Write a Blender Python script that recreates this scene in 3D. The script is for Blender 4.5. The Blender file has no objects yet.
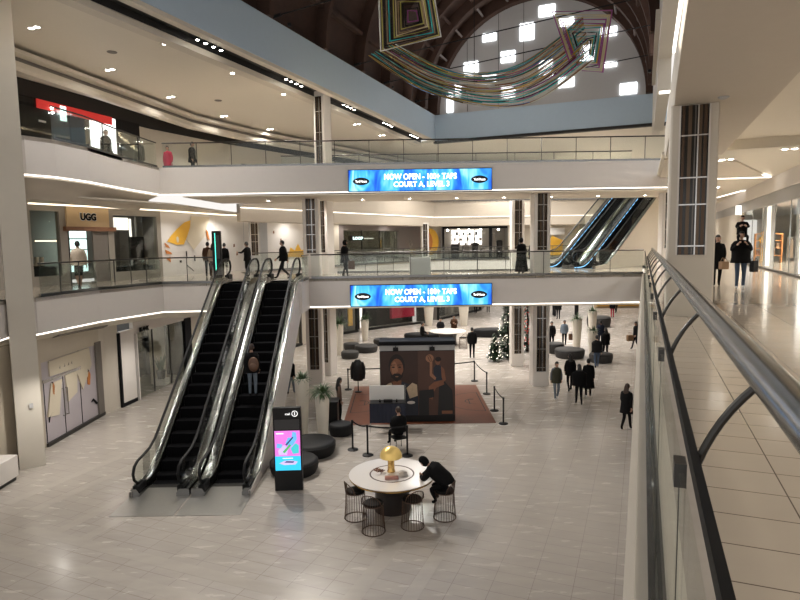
import bpy, bmesh, math, random
from mathutils import Vector, Matrix
R = math.radians
PI = math.pi
C = bpy.context.scene.collection
rnd = random.Random(7)
AY = R(22.36)                       # the concourse runs 22 degrees to the right of the court
UA = Vector((math.sin(AY), math.cos(AY))); VA = Vector((math.cos(AY), -math.sin(AY)))
def uv(u, v): return (u*UA.x+v*VA.x, u*UA.y+v*VA.y)
L2, L3, CEIL = 5.2, 10.1, 13.9
EYE = 6.75

# ------------------------------------------------------------------ materials
MATS = {}
def mat(name, col, rough=.5, metal=0, emit=0, noise=0, nscale=6, alpha=1, bump=0, spec=.5, ecol=None):
    if name in MATS: return MATS[name]
    m = bpy.data.materials.new(name); m.use_nodes = True
    nt = m.node_tree; b = nt.nodes['Principled BSDF']
    c = (*col, 1)
    b.inputs['Base Color'].default_value = c
    b.inputs['Roughness'].default_value = rough
    b.inputs['Metallic'].default_value = metal
    b.inputs['Specular IOR Level'].default_value = spec
    if alpha < 1: b.inputs['Alpha'].default_value = alpha
    if emit:
        b.inputs['Emission Color'].default_value = (*(ecol or col), 1); b.inputs['Emission Strength'].default_value = emit
    if noise or bump:
        tc = nt.nodes.new('ShaderNodeTexCoord'); n = nt.nodes.new('ShaderNodeTexNoise')
        n.inputs['Scale'].default_value = nscale; n.inputs['Detail'].default_value = 4
        nt.links.new(tc.outputs['Object'], n.inputs['Vector'])
        if noise:
            mx = nt.nodes.new('ShaderNodeMix'); mx.data_type = 'RGBA'
            mx.inputs['A'].default_value = (*[x*(1-noise) for x in col], 1); mx.inputs['B'].default_value = (*[min(1, x*(1+noise)) for x in col], 1)
            nt.links.new(n.outputs['Fac'], mx.inputs['Factor']); nt.links.new(mx.outputs['Result'], b.inputs['Base Color'])
        if bump:
            bp = nt.nodes.new('ShaderNodeBump'); bp.inputs['Strength'].default_value = bump; bp.inputs['Distance'].default_value = .02
            nt.links.new(n.outputs['Fac'], bp.inputs['Height']); nt.links.new(bp.outputs['Normal'], b.inputs['Normal'])
    MATS[name] = m
    return m

def glass_mat(name, tint, gloss=.10, rough=.03, fr=.45):
    m = bpy.data.materials.new(name); m.use_nodes = True; nt = m.node_tree; nt.nodes.clear()
    o = nt.nodes.new('ShaderNodeOutputMaterial'); t = nt.nodes.new('ShaderNodeBsdfTransparent'); g = nt.nodes.new('ShaderNodeBsdfGlossy')
    t.inputs['Color'].default_value = (*tint, 1); g.inputs['Roughness'].default_value = rough; g.inputs['Color'].default_value = (.9, .93, .92, 1)
    lw = nt.nodes.new('ShaderNodeFresnel'); lw.inputs['IOR'].default_value = 1.4
    mt = nt.nodes.new('ShaderNodeMath'); mt.operation = 'MULTIPLY_ADD'; mt.inputs[1].default_value = fr; mt.inputs[2].default_value = gloss*.25; mt.use_clamp = True
    nt.links.new(lw.outputs[0], mt.inputs[0])
    mx = nt.nodes.new('ShaderNodeMixShader')
    nt.links.new(mt.outputs[0], mx.inputs[0]); nt.links.new(t.outputs[0], mx.inputs[1]); nt.links.new(g.outputs[0], mx.inputs[2]); nt.links.new(mx.outputs[0], o.inputs[0])
    MATS[name] = m
    return m

def tile_mat(name, c1, c2, mortar, bw, rh, off=(0, 0), rough=.22, spec=.5, msize=.006, rot=AY, wash=.10):
    m = bpy.data.materials.new(name); m.use_nodes = True; nt = m.node_tree; b = nt.nodes['Principled BSDF']
    tc = nt.nodes.new('ShaderNodeTexCoord'); mp = nt.nodes.new('ShaderNodeMapping')
    mp.inputs['Rotation'].default_value = (0, 0, rot); mp.inputs['Location'].default_value = (off[0], off[1], 0)
    br = nt.nodes.new('ShaderNodeTexBrick'); br.offset = 0
    br.inputs['Color1'].default_value = (*c1, 1); br.inputs['Color2'].default_value = (*c2, 1); br.inputs['Mortar'].default_value = (*mortar, 1)
    br.inputs['Scale'].default_value = 1; br.inputs['Mortar Size'].default_value = msize; br.inputs['Mortar Smooth'].default_value = .3
    br.inputs['Brick Width'].default_value = bw; br.inputs['Row Height'].default_value = rh; br.inputs['Bias'].default_value = 0
    nt.links.new(tc.outputs['Object'], mp.inputs[0]); nt.links.new(mp.outputs[0], br.inputs['Vector'])
    n = nt.nodes.new('ShaderNodeTexNoise'); n.inputs['Scale'].default_value = 2.2; n.inputs['Detail'].default_value = 7
    mp2 = nt.nodes.new('ShaderNodeMapping'); mp2.inputs['Rotation'].default_value = (0, 0, rot); mp2.inputs['Scale'].default_value = (.6, 2.2, 1)
    nt.links.new(tc.outputs['Object'], mp2.inputs[0]); nt.links.new(mp2.outputs[0], n.inputs['Vector'])
    mr = nt.nodes.new('ShaderNodeMapRange'); mr.inputs['To Min'].default_value = 1-wash; mr.inputs['To Max'].default_value = 1+wash
    nt.links.new(n.outputs['Fac'], mr.inputs['Value'])
    vm = nt.nodes.new('ShaderNodeVectorMath'); vm.operation = 'SCALE'
    nt.links.new(br.outputs['Color'], vm.inputs[0]); nt.links.new(mr.outputs[0], vm.inputs['Scale']); nt.links.new(vm.outputs[0], b.inputs['Base Color'])
    r2 = nt.nodes.new('ShaderNodeMapRange'); r2.inputs['To Min'].default_value = rough*.7; r2.inputs['To Max'].default_value = rough*1.4
    nt.links.new(n.outputs['Fac'], r2.inputs['Value']); nt.links.new(r2.outputs[0], b.inputs['Roughness'])
    b.inputs['Specular IOR Level'].default_value = spec
    MATS[name] = m
    return m

mat('white_paint', (.70, .66, .62), .55, noise=.03)
mat('cream_paint', (.60, .55, .47), .5, noise=.03)
mat('fascia_paint', (.74, .70, .67), .55, noise=.02)
mat('beige_panel', (.52, .46, .37), .45, noise=.03)
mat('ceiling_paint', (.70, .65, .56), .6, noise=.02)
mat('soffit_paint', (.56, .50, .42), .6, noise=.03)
mat('bluegrey_paint', (.44, .55, .66), .6, noise=.03)
mat('grey_paint', (.40, .40, .40), .5, noise=.03)
mat('dark_slot', (.012, .011, .010), .6)
mat('led_strip', (1, .95, .88), .5, emit=1.5)
mat('cove_light', (1, .86, .66), .5, emit=1.5); mat('hidden_cove', (1, .88, .70), .5, emit=9)
mat('lamp_white', (1, .94, .84), .5, emit=22)
mat('stone_pillar', (.56, .52, .45), .35, noise=.04, nscale=3)
mat('steel', (.62, .62, .62), .22, 1)
mat('rail_steel', (.23, .235, .24), .24, 1, bump=.0)
mat('dark_steel', (.05, .048, .046), .35, .7)
mat('black_metal', (.007, .007, .008), .5, spec=.25)
mat('black_plastic', (.006, .006, .007), .4, spec=.3)
mat('black_rubber', (.008, .008, .009), .6, spec=.25)
mat('step_black', (.005, .005, .006), .9, spec=.05)
mat('chrome_deck', (.26, .26, .26), .20, 1, bump=.55, nscale=5)
mat('plate_steel', (.34, .33, .31), .34, .85, noise=.08, nscale=14)
mat('wood_dark', (.040, .018, .012), .8, noise=.4, nscale=3)
mat('wood_rib', (.050, .024, .016), .85, noise=.3, nscale=4)
mat('strut_grey', (.16, .13, .12), .6)
mat('arch_wall', (.46, .455, .46), .7, noise=.03)
mat('window_glow', (.95, .98, 1), .5, emit=2)
mat('white_gloss', (.78, .74, .70), .2)
mat('white_plastic', (.75, .74, .72), .4)
mat('gold', (.75, .50, .17), .25, .9)
mat('gold_shade', (.62, .42, .13), .3, .6, emit=.14, ecol=(1, .72, .25))
mat('lamp_glow', (1, .8, .45), .5, emit=3)
mat('bronze_wire', (.10, .062, .045), .35, .8)
mat('seat_black', (.007, .007, .007), .7, spec=.2)
mat('table_drum', (.018, .013, .012), .35, noise=.2)
mat('pouf_black', (.010, .010, .011), .6, spec=.25, noise=.2, nscale=4)
mat('pouf_grey', (.030, .028, .027), .7, noise=.3, nscale=9)
mat('planter_cream', (.74, .69, .60), .35, noise=.05)
mat('leaf', (.045, .085, .03), .5, noise=.5, nscale=9)
mat('leaf_dark', (.018, .045, .020), .55, noise=.5, nscale=9)
mat('soil', (.03, .02, .015), .9)
mat('mat_orange', (.16, .042, .014), .55, noise=.18, nscale=5)
mat('mat_line', (.022, .012, .010), .6)
mat('navy', (.007, .011, .03), .6)
mat('amber_tube', (.8, .5, .22), .4, emit=.45, ecol=(1, .6, .28))
mat('amber_soft', (.11, .075, .048), .25, .4)
mat('fin_brown', (.075, .048, .032), .25, .6)
mat('fin_grey', (.13, .12, .11), .25, .5)
mat('panel_black', (.010, .008, .007), .12)
mat('brown_frame', (.22, .10, .05), .45, noise=.2)
mat('tan_board', (.58, .42, .24), .5, noise=.07, nscale=5)
mat('shop_dark', (.016, .015, .015), .6, spec=.2)
mat('shop_grey', (.17, .15, .13), .6, noise=.08)
mat('shop_grey_light', (.36, .33, .29), .6, noise=.05)
mat('taupe', (.20, .17, .16), .5, noise=.04)
mat('screen_white', (1, 1, 1), .5, emit=1.5)
mat('red_band', (.55, .03, .025), .4, emit=.35)
mat('teal_light', (.1, .8, .6), .4, emit=1.2)
mat('yellow_art', (.80, .45, .05), .6, noise=.15, nscale=2)
mat('orange_art', (.62, .22, .05), .6)
mat('cream_art', (.66, .59, .46), .6, noise=.06, nscale=1)
mat('mural_white', (.72, .69, .66), .6, noise=.03, nscale=1)
mat('ink', (.008, .008, .010), .7, spec=.15)
mat('lavender', (.46, .42, .48), .6, noise=.06, nscale=2)
mat('red_goods', (.35, .04, .03), .5)
mat('glow_warm', (1, .78, .5), .5, emit=2.2)
mat('glow_cool', (.75, 1, .95), .5, emit=1.1)
mat('glow_white', (1, .95, .88), .5, emit=1.0); mat('skirt_blue', (.25, .6, 1), .5, emit=.9)
mat('clear_strip', (.8, .8, .8), .2)
mat('bag_tan', (.26, .155, .08), .6)
mat('bag_brown', (.12, .06, .035), .5)
glass_mat('glass_rail', (.945, .965, .955), .05)
glass_mat('glass_shop', (.90, .91, .89), .05, fr=.25)
glass_mat('glass_clear', (.97, .98, .97), .05, fr=.22)
glass_mat('glass_dark', (.80, .84, .80), .1)
tile_mat('floor_tile', (.445, .405, .365), (.42, .383, .345), (.28, .25, .22), .75, .37, (.35, .1), rough=.24, msize=.007, wash=.16)
tile_mat('walk_tile', (.50, .435, .36), (.48, .415, .34), (.12, .095, .075), .80, .37, (-.04, .05), rough=.11, msize=.005, wash=.05)
tile_mat('floor_band', (.465, .425, .38), (.45, .41, .37), (.46, .42, .38), .75, .37, (.35, .1), rough=.2, wash=.14)

# ------------------------------------------------------------------ mesh builder
class MB:
    def __init__(s): s.v = []; s.f = []; s.m = []; s.cur = 0
    def face(s, pts):
        b = len(s.v); s.v += [tuple(p) for p in pts]; s.f.append(tuple(range(b, b+len(pts)))); s.m.append(s.cur)
    def raw(s, vs, fs):
        b = len(s.v); s.v += [tuple(p) for p in vs]
        for f in fs: s.f.append(tuple(b+i for i in f)); s.m.append(s.cur)
    def box(s, x0, x1, y0, y1, z0, z1, M=None):
        vs = [(x, y, z) for z in (z0, z1) for x, y in ((x0, y0), (x1, y0), (x1, y1), (x0, y1))]
        if M is not None: vs = [tuple(M @ Vector(p)) for p in vs]
        s.raw(vs, [(0, 3, 2, 1), (4, 5, 6, 7), (0, 1, 5, 4), (1, 2, 6, 5), (2, 3, 7, 6), (3, 0, 4, 7)])
    def cbox(s, x0, x1, y0, y1, z0, z1, c=.02, M=None):            # box with chamfered upright and top edges
        p = [(x0+c, y0), (x1-c, y0), (x1, y0+c), (x1, y1-c), (x1-c, y1), (x0+c, y1), (x0, y1-c), (x0, y0+c)]
        q = [(x0+c*2, y0+c), (x1-c*2, y0+c), (x1-c, y0+c*2), (x1-c, y1-c*2), (x1-c*2, y1-c), (x0+c*2, y1-c), (x0+c, y1-c*2), (x0+c, y0+c*2)]
        rings = [[(a, b, z0) for a, b in p], [(a, b, z1-c) for a, b in p], [(a, b, z1) for a, b in q]]
        if M is not None: rings = [[tuple(M @ Vector(k)) for k in r] for r in rings]
        s.loft(rings, True)
    def prism(s, poly, z0, z1):
        n = len(poly); vs = [(x, y, z0) for x, y in poly]+[(x, y, z1) for x, y in poly]
        area = sum(poly[i][0]*poly[(i+1) % n][1]-poly[(i+1) % n][0]*poly[i][1] for i in range(n))
        fs = [tuple(range(n-1, -1, -1)), tuple(range(n, 2*n))]+[(i, (i+1) % n, n+(i+1) % n, n+i) for i in range(n)]
        if area < 0: fs = [tuple(reversed(f)) for f in fs]
        s.raw(vs, fs)
    def loft(s, rings, cap=True, closed=True):
        n = len(rings[0]); vs = [p for r in rings for p in r]; fs = []
        for k in range(len(rings)-1):
            for i in range(n if closed else n-1):
                j = (i+1) % n; fs.append((k*n+i, k*n+j, (k+1)*n+j, (k+1)*n+i))
        if cap: fs += [tuple(range(n-1, -1, -1)), tuple((len(rings)-1)*n+i for i in range(n))]
        s.raw(vs, fs)
    def tube(s, path, r, seg=8, cap=True, closed=False, ry=None):
        P = [Vector(p) for p in path]; n = len(P); rr = r if isinstance(r, (list, tuple)) else [r]*n
        rings = []; up = None
        for i in range(n):
            a = P[(i-1) % n] if (i > 0 or closed) else P[i]; b = P[(i+1) % n] if (i < n-1 or closed) else P[i]
            t = (b-a); t = t.normalized() if t.length > 1e-9 else Vector((0, 0, 1))
            if up is None: up = Vector((0, 0, 1)) if abs(t.z) < .95 else Vector((1, 0, 0))
            x = t.cross(up); x = x.normalized() if x.length > 1e-6 else t.orthogonal().normalized()
            y = x.cross(t).normalized(); up = y
            q = rr[i]; qy = q if ry is None else ry
            rings.append([tuple(P[i]+x*(q*math.cos(k*2*PI/seg))+y*(qy*math.sin(k*2*PI/seg))) for k in range(seg)])
        if closed: rings.append(rings[0])
        s.loft(rings, cap and not closed)
    def lathe(s, prof, c=(0, 0, 0), seg=24, cap=True, sx=1, sy=1):
        rings = [[(c[0]+sx*r*math.cos(k*2*PI/seg), c[1]+sy*r*math.sin(k*2*PI/seg), c[2]+z) for k in range(seg)] for r, z in prof]
        s.loft(rings, cap)
    def ball(s, c, r, seg=12, ring=8, M=None):
        rx, ry, rz = r if isinstance(r, (list, tuple)) else (r, r, r)
        rings = []
        for i in range(ring+1):
            a = -PI/2+PI*i/ring
            if i == 0: a += .08
            if i == ring: a -= .08
            rg = [Vector((rx*math.cos(a)*math.cos(k*2*PI/seg), ry*math.cos(a)*math.sin(k*2*PI/seg), rz*math.sin(a))) for k in range(seg)]
            rings.append([tuple((M @ p if M is not None else p)+Vector(c)) for p in rg])
        s.loft(rings, True)
    def sweep(s, path, prof, closed=False, cap=True):              # prof: (offset to the left of the path, z)
        P = [Vector((p[0], p[1])) for p in path]; n = len(P); rings = []
        for i in range(n):
            d1 = (P[i]-P[i-1]).normalized() if (i > 0 or closed) else None
            d2 = (P[(i+1) % n]-P[i]).normalized() if (i < n-1 or closed) else None
            if d1 is None: d1 = d2
            if d2 is None: d2 = d1
            n1 = Vector((-d1.y, d1.x)); n2 = Vector((-d2.y, d2.x)); m = (n1+n2)
            m = m.normalized() if m.length > 1e-6 else n1
            k = 1/max(.35, m.dot(n1))
            rings.append([(P[i].x+m.x*o*k, P[i].y+m.y*o*k, z) for o, z in prof])
        if closed: rings.append(rings[0])
        s.loft(rings, cap and not closed)
    def build(s, name, m, parent=None, world=False, smooth=False, ang=40, loc=None):
        me = bpy.data.meshes.new(name)
        off = Vector((0, 0, 0))
        if world and parent is not None: off = parent.location
        me.from_pydata([tuple(Vector(p)-off) for p in s.v], [], s.f)
        ms = m if isinstance(m, (list, tuple)) else [m]
        for k in ms: me.materials.append(MATS[k])
        if len(ms) > 1: me.polygons.foreach_set('material_index', s.m)
        bm = bmesh.new(); bm.from_mesh(me); bmesh.ops.recalc_face_normals(bm, faces=bm.faces); bm.to_mesh(me); bm.free()
        if smooth:
            me.polygons.foreach_set('use_smooth', [True]*len(me.polygons)); me.set_sharp_from_angle(angle=R(ang))
        me.update()
        o = bpy.data.objects.new(name, me); C.objects.link(o)
        if parent is not None: o.parent = parent
        if loc is not None: o.location = loc
        return o

def tag(o, label=None, cat=None, group=None, kind=None):
    if label: o['label'] = label
    if cat: o['category'] = cat
    if group: o['group'] = group
    if kind: o['kind'] = kind
    return o
def thing(name, label, cat, loc=(0, 0, 0), rz=0, group=None):
    o = bpy.data.objects.new(name, None); C.objects.link(o); o.empty_display_size = .1
    o.location = loc; o.rotation_euler = (0, 0, rz)
    return tag(o, label, cat, group)
def copy_tree(o, parent=None):
    c = o.copy(); C.objects.link(c)
    if parent is not None: c.parent = parent
    for ch in list(o.children): copy_tree(ch, c)
    return c
def struct(name, mb, m, label=None, smooth=False):
    o = mb.build(name, m, smooth=smooth); o['kind'] = 'structure'
    if label: o['label'] = label
    return o
def text_mesh(name, body, size, m, parent, loc, rot, xs=1, extrude=.01, bold=0, spacing=1):
    cu = bpy.data.curves.new(name, 'FONT'); cu.body = body; cu.size = size; cu.align_x = 'CENTER'; cu.align_y = 'CENTER'
    cu.extrude = extrude; cu.offset = bold; cu.space_character = spacing; cu.resolution_u = 3
    t = bpy.data.objects.new('tmp', cu); C.objects.link(t)
    dg = bpy.context.evaluated_depsgraph_get()
    me = bpy.data.meshes.new_from_object(t.evaluated_get(dg), depsgraph=dg); me.name = name
    bpy.data.objects.remove(t)
    me.materials.clear(); me.materials.append(MATS[m])
    me.transform(Matrix.Diagonal((xs, 1, 1, 1)))
    o = bpy.data.objects.new(name, me); C.objects.link(o); o.parent = parent; o.location = loc; o.rotation_euler = rot
    return o
def bez(a, b, c, n):
    return [tuple(Vector(a)*(1-t)**2+Vector(b)*2*t*(1-t)+Vector(c)*t*t) for t in [i/(n-1) for i in range(n)]]
def frame_at(p, q):                  # rotation about z so that local +X runs from p to q
    return math.atan2(q[1]-p[1], q[0]-p[0])
# ------------------------------------------------------------------ the setting
def quadslab(poly, z0, z1, name, m, label=None):
    b = MB(); b.prism(poly, z0, z1); return struct(name, b, m, label)
def seg_wall(p, q, z0, z1, t=.2, back=0):        # slab on the left-hand side of p->q
    d = (Vector(q)-Vector(p)).normalized(); n = Vector((-d.y, d.x))
    a = Vector(p)+n*back; c = Vector(q)+n*back
    return [tuple(a), tuple(c), tuple(c+n*t), tuple(a+n*t)]

b = MB(); b.prism([(-14, -4), (45, -4), (45, 80), (-22, 80), (-22, 10)], -.2, 0); struct('floor', b, 'floor_tile', 'beige stone tile floor of the lower court')
# pale inlay bands in the lower floor
def band(u0, u1, v0, v1, k):
    o = MB(); o.prism([uv(u0, v0), uv(u1, v0), uv(u1, v1), uv(u0, v1)], 0, .002); struct('trim_%d' % k, o, 'floor_band')
band(9.0, 9.32, -13.6, -3.0, 1); band(8.2, 8.52, -13.6, -3.0, 2)
band(9.9, 19.0, -15.6, -15.3, 3); band(9.9, 18.0, -14.55, -14.25, 4); band(9.32, 14.5, -12.0, -11.7, 5)
band(6.0, 14.2, -5.15, -4.8, 6); band(6.0, 11.5, -4.1, -3.8, 7); band(9.32, 12.5, -12.9, -12.6, 8)

# level 2 and level 3 floor slabs
E2 = [(-10.9, 9), (-11.1, 13), (-11.5, 16.3), (-11.8, 17.6), (-11.25, 18.15), (-10.76, 21.1), (-9.62, 23.95), (-7.35, 24.0)]
FAR = [(-8.7, 33), (3, 50), (20, 50.5)]
W2 = [(-17.5, 16), (-14.75, 23.0), (-11.8, 29.4), (-10.5, 34), (1.2, 51), (3.0, 52.5), (19, 53), (30, 53)]
E3 = [(-10.9, 9), (-11.1, 13), (-11.6, 16.3), (-11.85, 17.7), (-11.2, 18.1), (-10.75, 18.9), (-10.5, 20.4), (-10.5, 22.9), (-10.3, 25.9)]
W3 = [(-19.2, 16), (-17.5, 21), (-15.8, 26), (-13.5, 33), (-11, 38), (1, 56), (25, 57)]
quadslab(E2+[(-4.1, 24.0), (-4.1, 25.9), uv(28, 0), uv(33, 0), (-6, 30.5), (-8.0, 31.2)]+FAR+[(20, 54), (3, 53.5), (.5, 51.5), (-11.3, 34.5), (-12.6, 29.6), (-18, 16.5), (-18, 9)], L2-.12, L2, 'floor_upper', 'walk_tile')
quadslab([uv(-6, .02), uv(75, .02), uv(75, 14), uv(-6, 14)], L2-.12, L2-.001, 'floor_walkway', 'walk_tile', 'beige tiled upper walkway floor')
quadslab(E3+[(12.4, 25.95), (14.4, 30.4), (-6, 30.5), (-8, 31.4)]+FAR+[(20, 57), (1, 56.5), (-12, 38.5), (-19.5, 16.5), (-19.5, 9)], L3-.12, L3, 'floor_top', 'walk_tile')

def fascia(path, ztop, zbot, k, m='fascia_paint', cant=0, led=True, name='trim'):
    o = MB(); o.sweep(path, [(0, ztop), (-cant, zbot), (.12-cant, zbot), (.16, ztop)]); struct('%s_%d' % (name, k), o, m)
    if led:
        o = MB(); o.sweep(path, [(.02-cant, zbot-.012), (.02-cant, zbot-.045), (.09-cant, zbot-.045), (.09-cant, zbot-.012)]); struct('%s_%d' % (name, k+100), o, 'led_strip')
fascia(E2, 5.2, 4.08, 11)
o = MB(); o.sweep(E2, [(.14, 4.0), (.45, 3.85), (.8, 3.80), (.93, 3.70), (1.1, 3.70), (1.1, 4.4), (.14, 4.4)]); struct('trim_12', o, 'ceiling_paint', smooth=True)
fascia([(-7.35, 24.0), (-4.1, 24.0), (-4.1, 25.9)], 5.2, 4.05, 13, led=False)
fascia([(-4.1, 25.9), uv(28, 0)], 5.2, 3.98, 14)
o = MB(); o.box(-4.16, -3.98, 23.9, 26.05, 3.9, 5.19); struct('trim_46', o, 'fascia_paint')
quadslab([(-4.1, 26.05), uv(28, .15), uv(33, 0), (-4.1, 30.5)], 3.86, 3.9, 'ceiling_bridge_lower', 'soffit_paint')
fascia([uv(75, 0), uv(28.0, 0)], 5.2, 3.98, 15, cant=.08)
fascia([uv(28.0, 0), uv(-6, 0)], 5.2, 3.98, 16, m='cream_paint', cant=.08)
fascia(E3, 10.1, 8.97, 17)
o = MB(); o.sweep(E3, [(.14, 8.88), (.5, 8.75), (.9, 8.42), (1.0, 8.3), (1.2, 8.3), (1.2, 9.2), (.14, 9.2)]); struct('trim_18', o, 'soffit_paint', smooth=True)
fascia([(-10.3, 25.9), (12.4, 25.9)], 10.1, 8.97, 19)
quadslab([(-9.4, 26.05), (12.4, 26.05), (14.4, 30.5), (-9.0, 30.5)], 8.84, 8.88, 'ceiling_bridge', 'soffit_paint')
fascia([uv(33, .4), (-6, 30.5), (-8, 31.4), FAR[0]], 10.1, 8.85, 20, led=False)
# far side of the concourse beyond the bridge
fascia(FAR, 10.1, 8.82, 21, m='soffit_paint')
o = MB(); o.sweep(FAR, [(.10, 8.75), (.10, 8.05), (.4, 8.0), (.4, 9.0), (.10, 9.0)]); struct('trim_22', o, 'soffit_paint')
fascia([(-8.0, 31.2)]+FAR, 5.2, 4.0, 23)
# level 2 ceiling on the left
o = MB(); o.prism([(-9.6, 25.2), (-9.2, 31.5)]+[(-9.0, 33.1), (2.8, 50.4), (20, 50.9), (20, 54), (3, 53.5), (.5, 52), (-11.4, 34.6), (-12.8, 29.6), (-18, 17), (-13, 17)], 8.48, 8.54); struct('ceiling_left', o, 'cream_paint')

o = MB(); o.sweep([(-14.6, 23.2), (-11.75, 29.5), (-10.45, 34.1), (-4.5, 42.7)], [(-.42, 8.48), (-.42, 8.43), (-.30, 8.43), (-.30, 8.48)]); struct('trim_147', o, 'cove_light')
# walls, level 2
def wall(path, z0, z1, name, m, t=.2):
    o = MB(); o.sweep(path, [(0, z0), (0, z1), (t, z1), (t, z0)]); return struct(name, o, m)
wall([W2[0], (-14.60, 23.3)], L2, 8.5, 'wall_left', 'shop_grey_light')
wall([(-11.8, 29.4), (-10.5, 34), (-4.45, 42.8)], L2, 8.5, 'wall_mural', 'mural_white')
wall([(1.75, 51.78), (3.75, 53.07)], L2, 8.5, 'wall_back', 'cream_paint')
wall([(9.7, 52.7), (13.0, 52.8), (30, 53.4)], L2, 8.5, 'wall_far', 'cream_paint')
wall([(14.5, 43.0), (17.5, 47.0)], L2, 9, 'wall_escalator', 'cream_paint')
# level 3: black shop heads, cornice and ceiling
wall(W3[:3], L3, 13.12, 'wall_shop_top', 'shop_dark')
wall(W3[2:], L3, 13.1, 'wall_top', 'cream_paint')
wall(W3, 13.1, CEIL, 'wall_black_head', 'dark_slot')
K3 = [(-14.5, 15), (-13.75, 21.3), (-12.9, 25.3), (-11.2, 33), (-8.9, 37.7), (3, 55), (25, 56)]
o = MB(); o.sweep(K3, [(-.36, 13.74), (-.36, 13.60), (-.3, 13.58), (0.25, 13.58), (.25, CEIL), (.15, CEIL), (.12, 13.64), (-.3, 13.64), (-.32, 13.74)]); struct('trim_31', o, 'cream_paint')
o = MB(); o.sweep(K3, [(0.04, 13.58), (.04, 13.42), (.25, 13.42), (.25, 13.58)]); struct('trim_32', o, 'shop_grey')
o = MB(); o.sweep(K3, [(-.02, 13.42), (-.02, 13.22), (.06, 13.1), (.3, 13.1), (.3, 13.42)]); struct('trim_33', o, 'cream_paint')
W3o = [(-20, 10)]+[(x-.3, y) for x, y in W3]
quadslab([uv(-2, -15.1), uv(41.1, -15.1), (3.5, 56), (1, 56.5), (-11.5, 38.5), (-14, 33), (-16.3, 26), (-20, 16), (-20, 8)], CEIL, CEIL+.15, 'ceiling', 'ceiling_paint')
quadslab([uv(41.3, -15.1), uv(41.3, 9), (26, 58), (3.5, 58)], CEIL, CEIL+.15, 'ceiling_far', 'ceiling_paint')
# slot with spotlights along the atrium edge, then the blue-grey upper walls
o = MB(); o.prism([uv(-2, -15.1), uv(41.1, -15.1), uv(41.1, -14.30), uv(-2, -14.30)], CEIL+.25, CEIL+.3)
o.prism([uv(-2, -15.12), uv(41.1, -15.12), uv(41.1, -15.08), uv(-2, -15.08)], CEIL+.02, CEIL+.25); struct('trim_34', o, 'dark_slot')
o = MB(); o.prism([uv(-2, -14.32), uv(41.1, -14.32), uv(41.1, -14.0), uv(-2, -14.0)], CEIL-.02, CEIL+.12); struct('trim_35', o, 'cream_paint')
o = MB(); o.prism([uv(-2, -14.3), uv(41.1, -14.3), uv(41.1, -13.98), uv(-2, -13.98)], CEIL+.12, 15.75); struct('wall_atrium_left', o, 'bluegrey_paint')
o = MB(); o.prism([uv(41.1, -14.3), uv(41.4, -14.3), uv(41.4, 1.2), uv(41.1, 1.2)], CEIL+.05, 15.75); struct('wall_atrium_end', o, 'bluegrey_paint')
o = MB(); o.prism([uv(41.05, -14.1), uv(41.45, -14.1), uv(41.45, 1.2), uv(41.05, 1.2)], CEIL-.12, CEIL+.05); struct('trim_36', o, 'dark_slot')
# right atrium wall with a recessed window and a ledge
o = MB()
o.prism([uv(24, .36), uv(33, .36), uv(33, .8), uv(24, .8)], 12.1, 13.2)
o.prism([uv(18, .36), uv(41.1, .36), uv(41.1, .8), uv(18, .8)], 13.2, 14.1)
o.prism([uv(18, .36), uv(24, .36), uv(24, .8), uv(18, .8)], 14.1, 20)
o.prism([uv(30, .36), uv(41.1, .36), uv(41.1, .8), uv(30, .8)], 14.1, 24)
o.prism([uv(18, .36), uv(36, .36), uv(36, .8), uv(18, .8)], 20, 24)
struct('wall_atrium_right', o, 'cream_paint')
o = MB(); o.prism([uv(-2, -15.55), uv(41.1, -15.55), uv(41.1, -15.1), uv(-2, -15.1)], CEIL-.20, CEIL-.17); o.prism([uv(-2, -15.55), uv(41.1, -15.55), uv(41.1, -15.52), uv(-2, -15.52)], CEIL-.17, CEIL-.12); o.prism([uv(-2, -15.14), uv(41.1, -15.14), uv(41.1, -15.1), uv(-2, -15.1)], CEIL-.17, CEIL+.05); struct('trim_43', o, 'cream_paint')
o = MB(); o.prism([uv(-2, -15.40), uv(41.1, -15.40), uv(41.1, -15.3), uv(-2, -15.3)], CEIL-.165, CEIL-.15); struct('trim_149', o, 'hidden_cove')
o = MB(); o.prism([uv(22, .22), uv(31, .22), uv(31, .4), uv(22, .4)], 13.9, 14.25); struct('trim_37', o, 'cream_paint')
o = MB()
for u0, u1, z0, z1 in ((24, 30, 14.25, 14.4), (24, 24.15, 14.4, 20), (29.85, 30, 14.4, 20), (26.9, 27.1, 14.4, 20)): o.prism([uv(u0, .5), uv(u1, .5), uv(u1, .62), uv(u0, .62)], z0, z1)
struct('trim_38', o, 'shop_grey')
o = MB(); o.prism([uv(24, .7), uv(30, .7), uv(30, .75), uv(24, .75)], 14.2, 20); struct('trim_39', o, 'shop_grey_light')
# right walkway: deep soffit of the level above, cove and lighter ceiling
SOF = [(-6, .33), (4, .345), (6.3, .375), (8.5, .41), (11.5, .465), (12.6, .5), (21, .6)]
o = MB(); o.prism([uv(*p) for p in SOF]+[uv(21, 2.2), uv(-6, 2.2)], 9.3, 9.5)
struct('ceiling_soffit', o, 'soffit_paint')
o = MB(); o.sweep([uv(*p) for p in SOF[::-1]], [(-.03, 10.15), (-.03, 9.42), (0, 9.30), (.12, 9.32), (.12, 10.15)]); struct('trim_40', o, 'cream_paint')
o = MB(); o.sweep([uv(9.4, .345), uv(4, .318), uv(-6, .305)], [(-.022, 9.42), (-.022, 9.33), (.012, 9.33), (.012, 9.42)]); struct('trim_140', o, 'led_strip')
o = MB(); o.prism([uv(17.2, .30), uv(17.3, .30), uv(17.3, 1.0), uv(17.2, 1.0)], 10.5, 10.56); struct('trim_141', o, 'led_strip')
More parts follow.
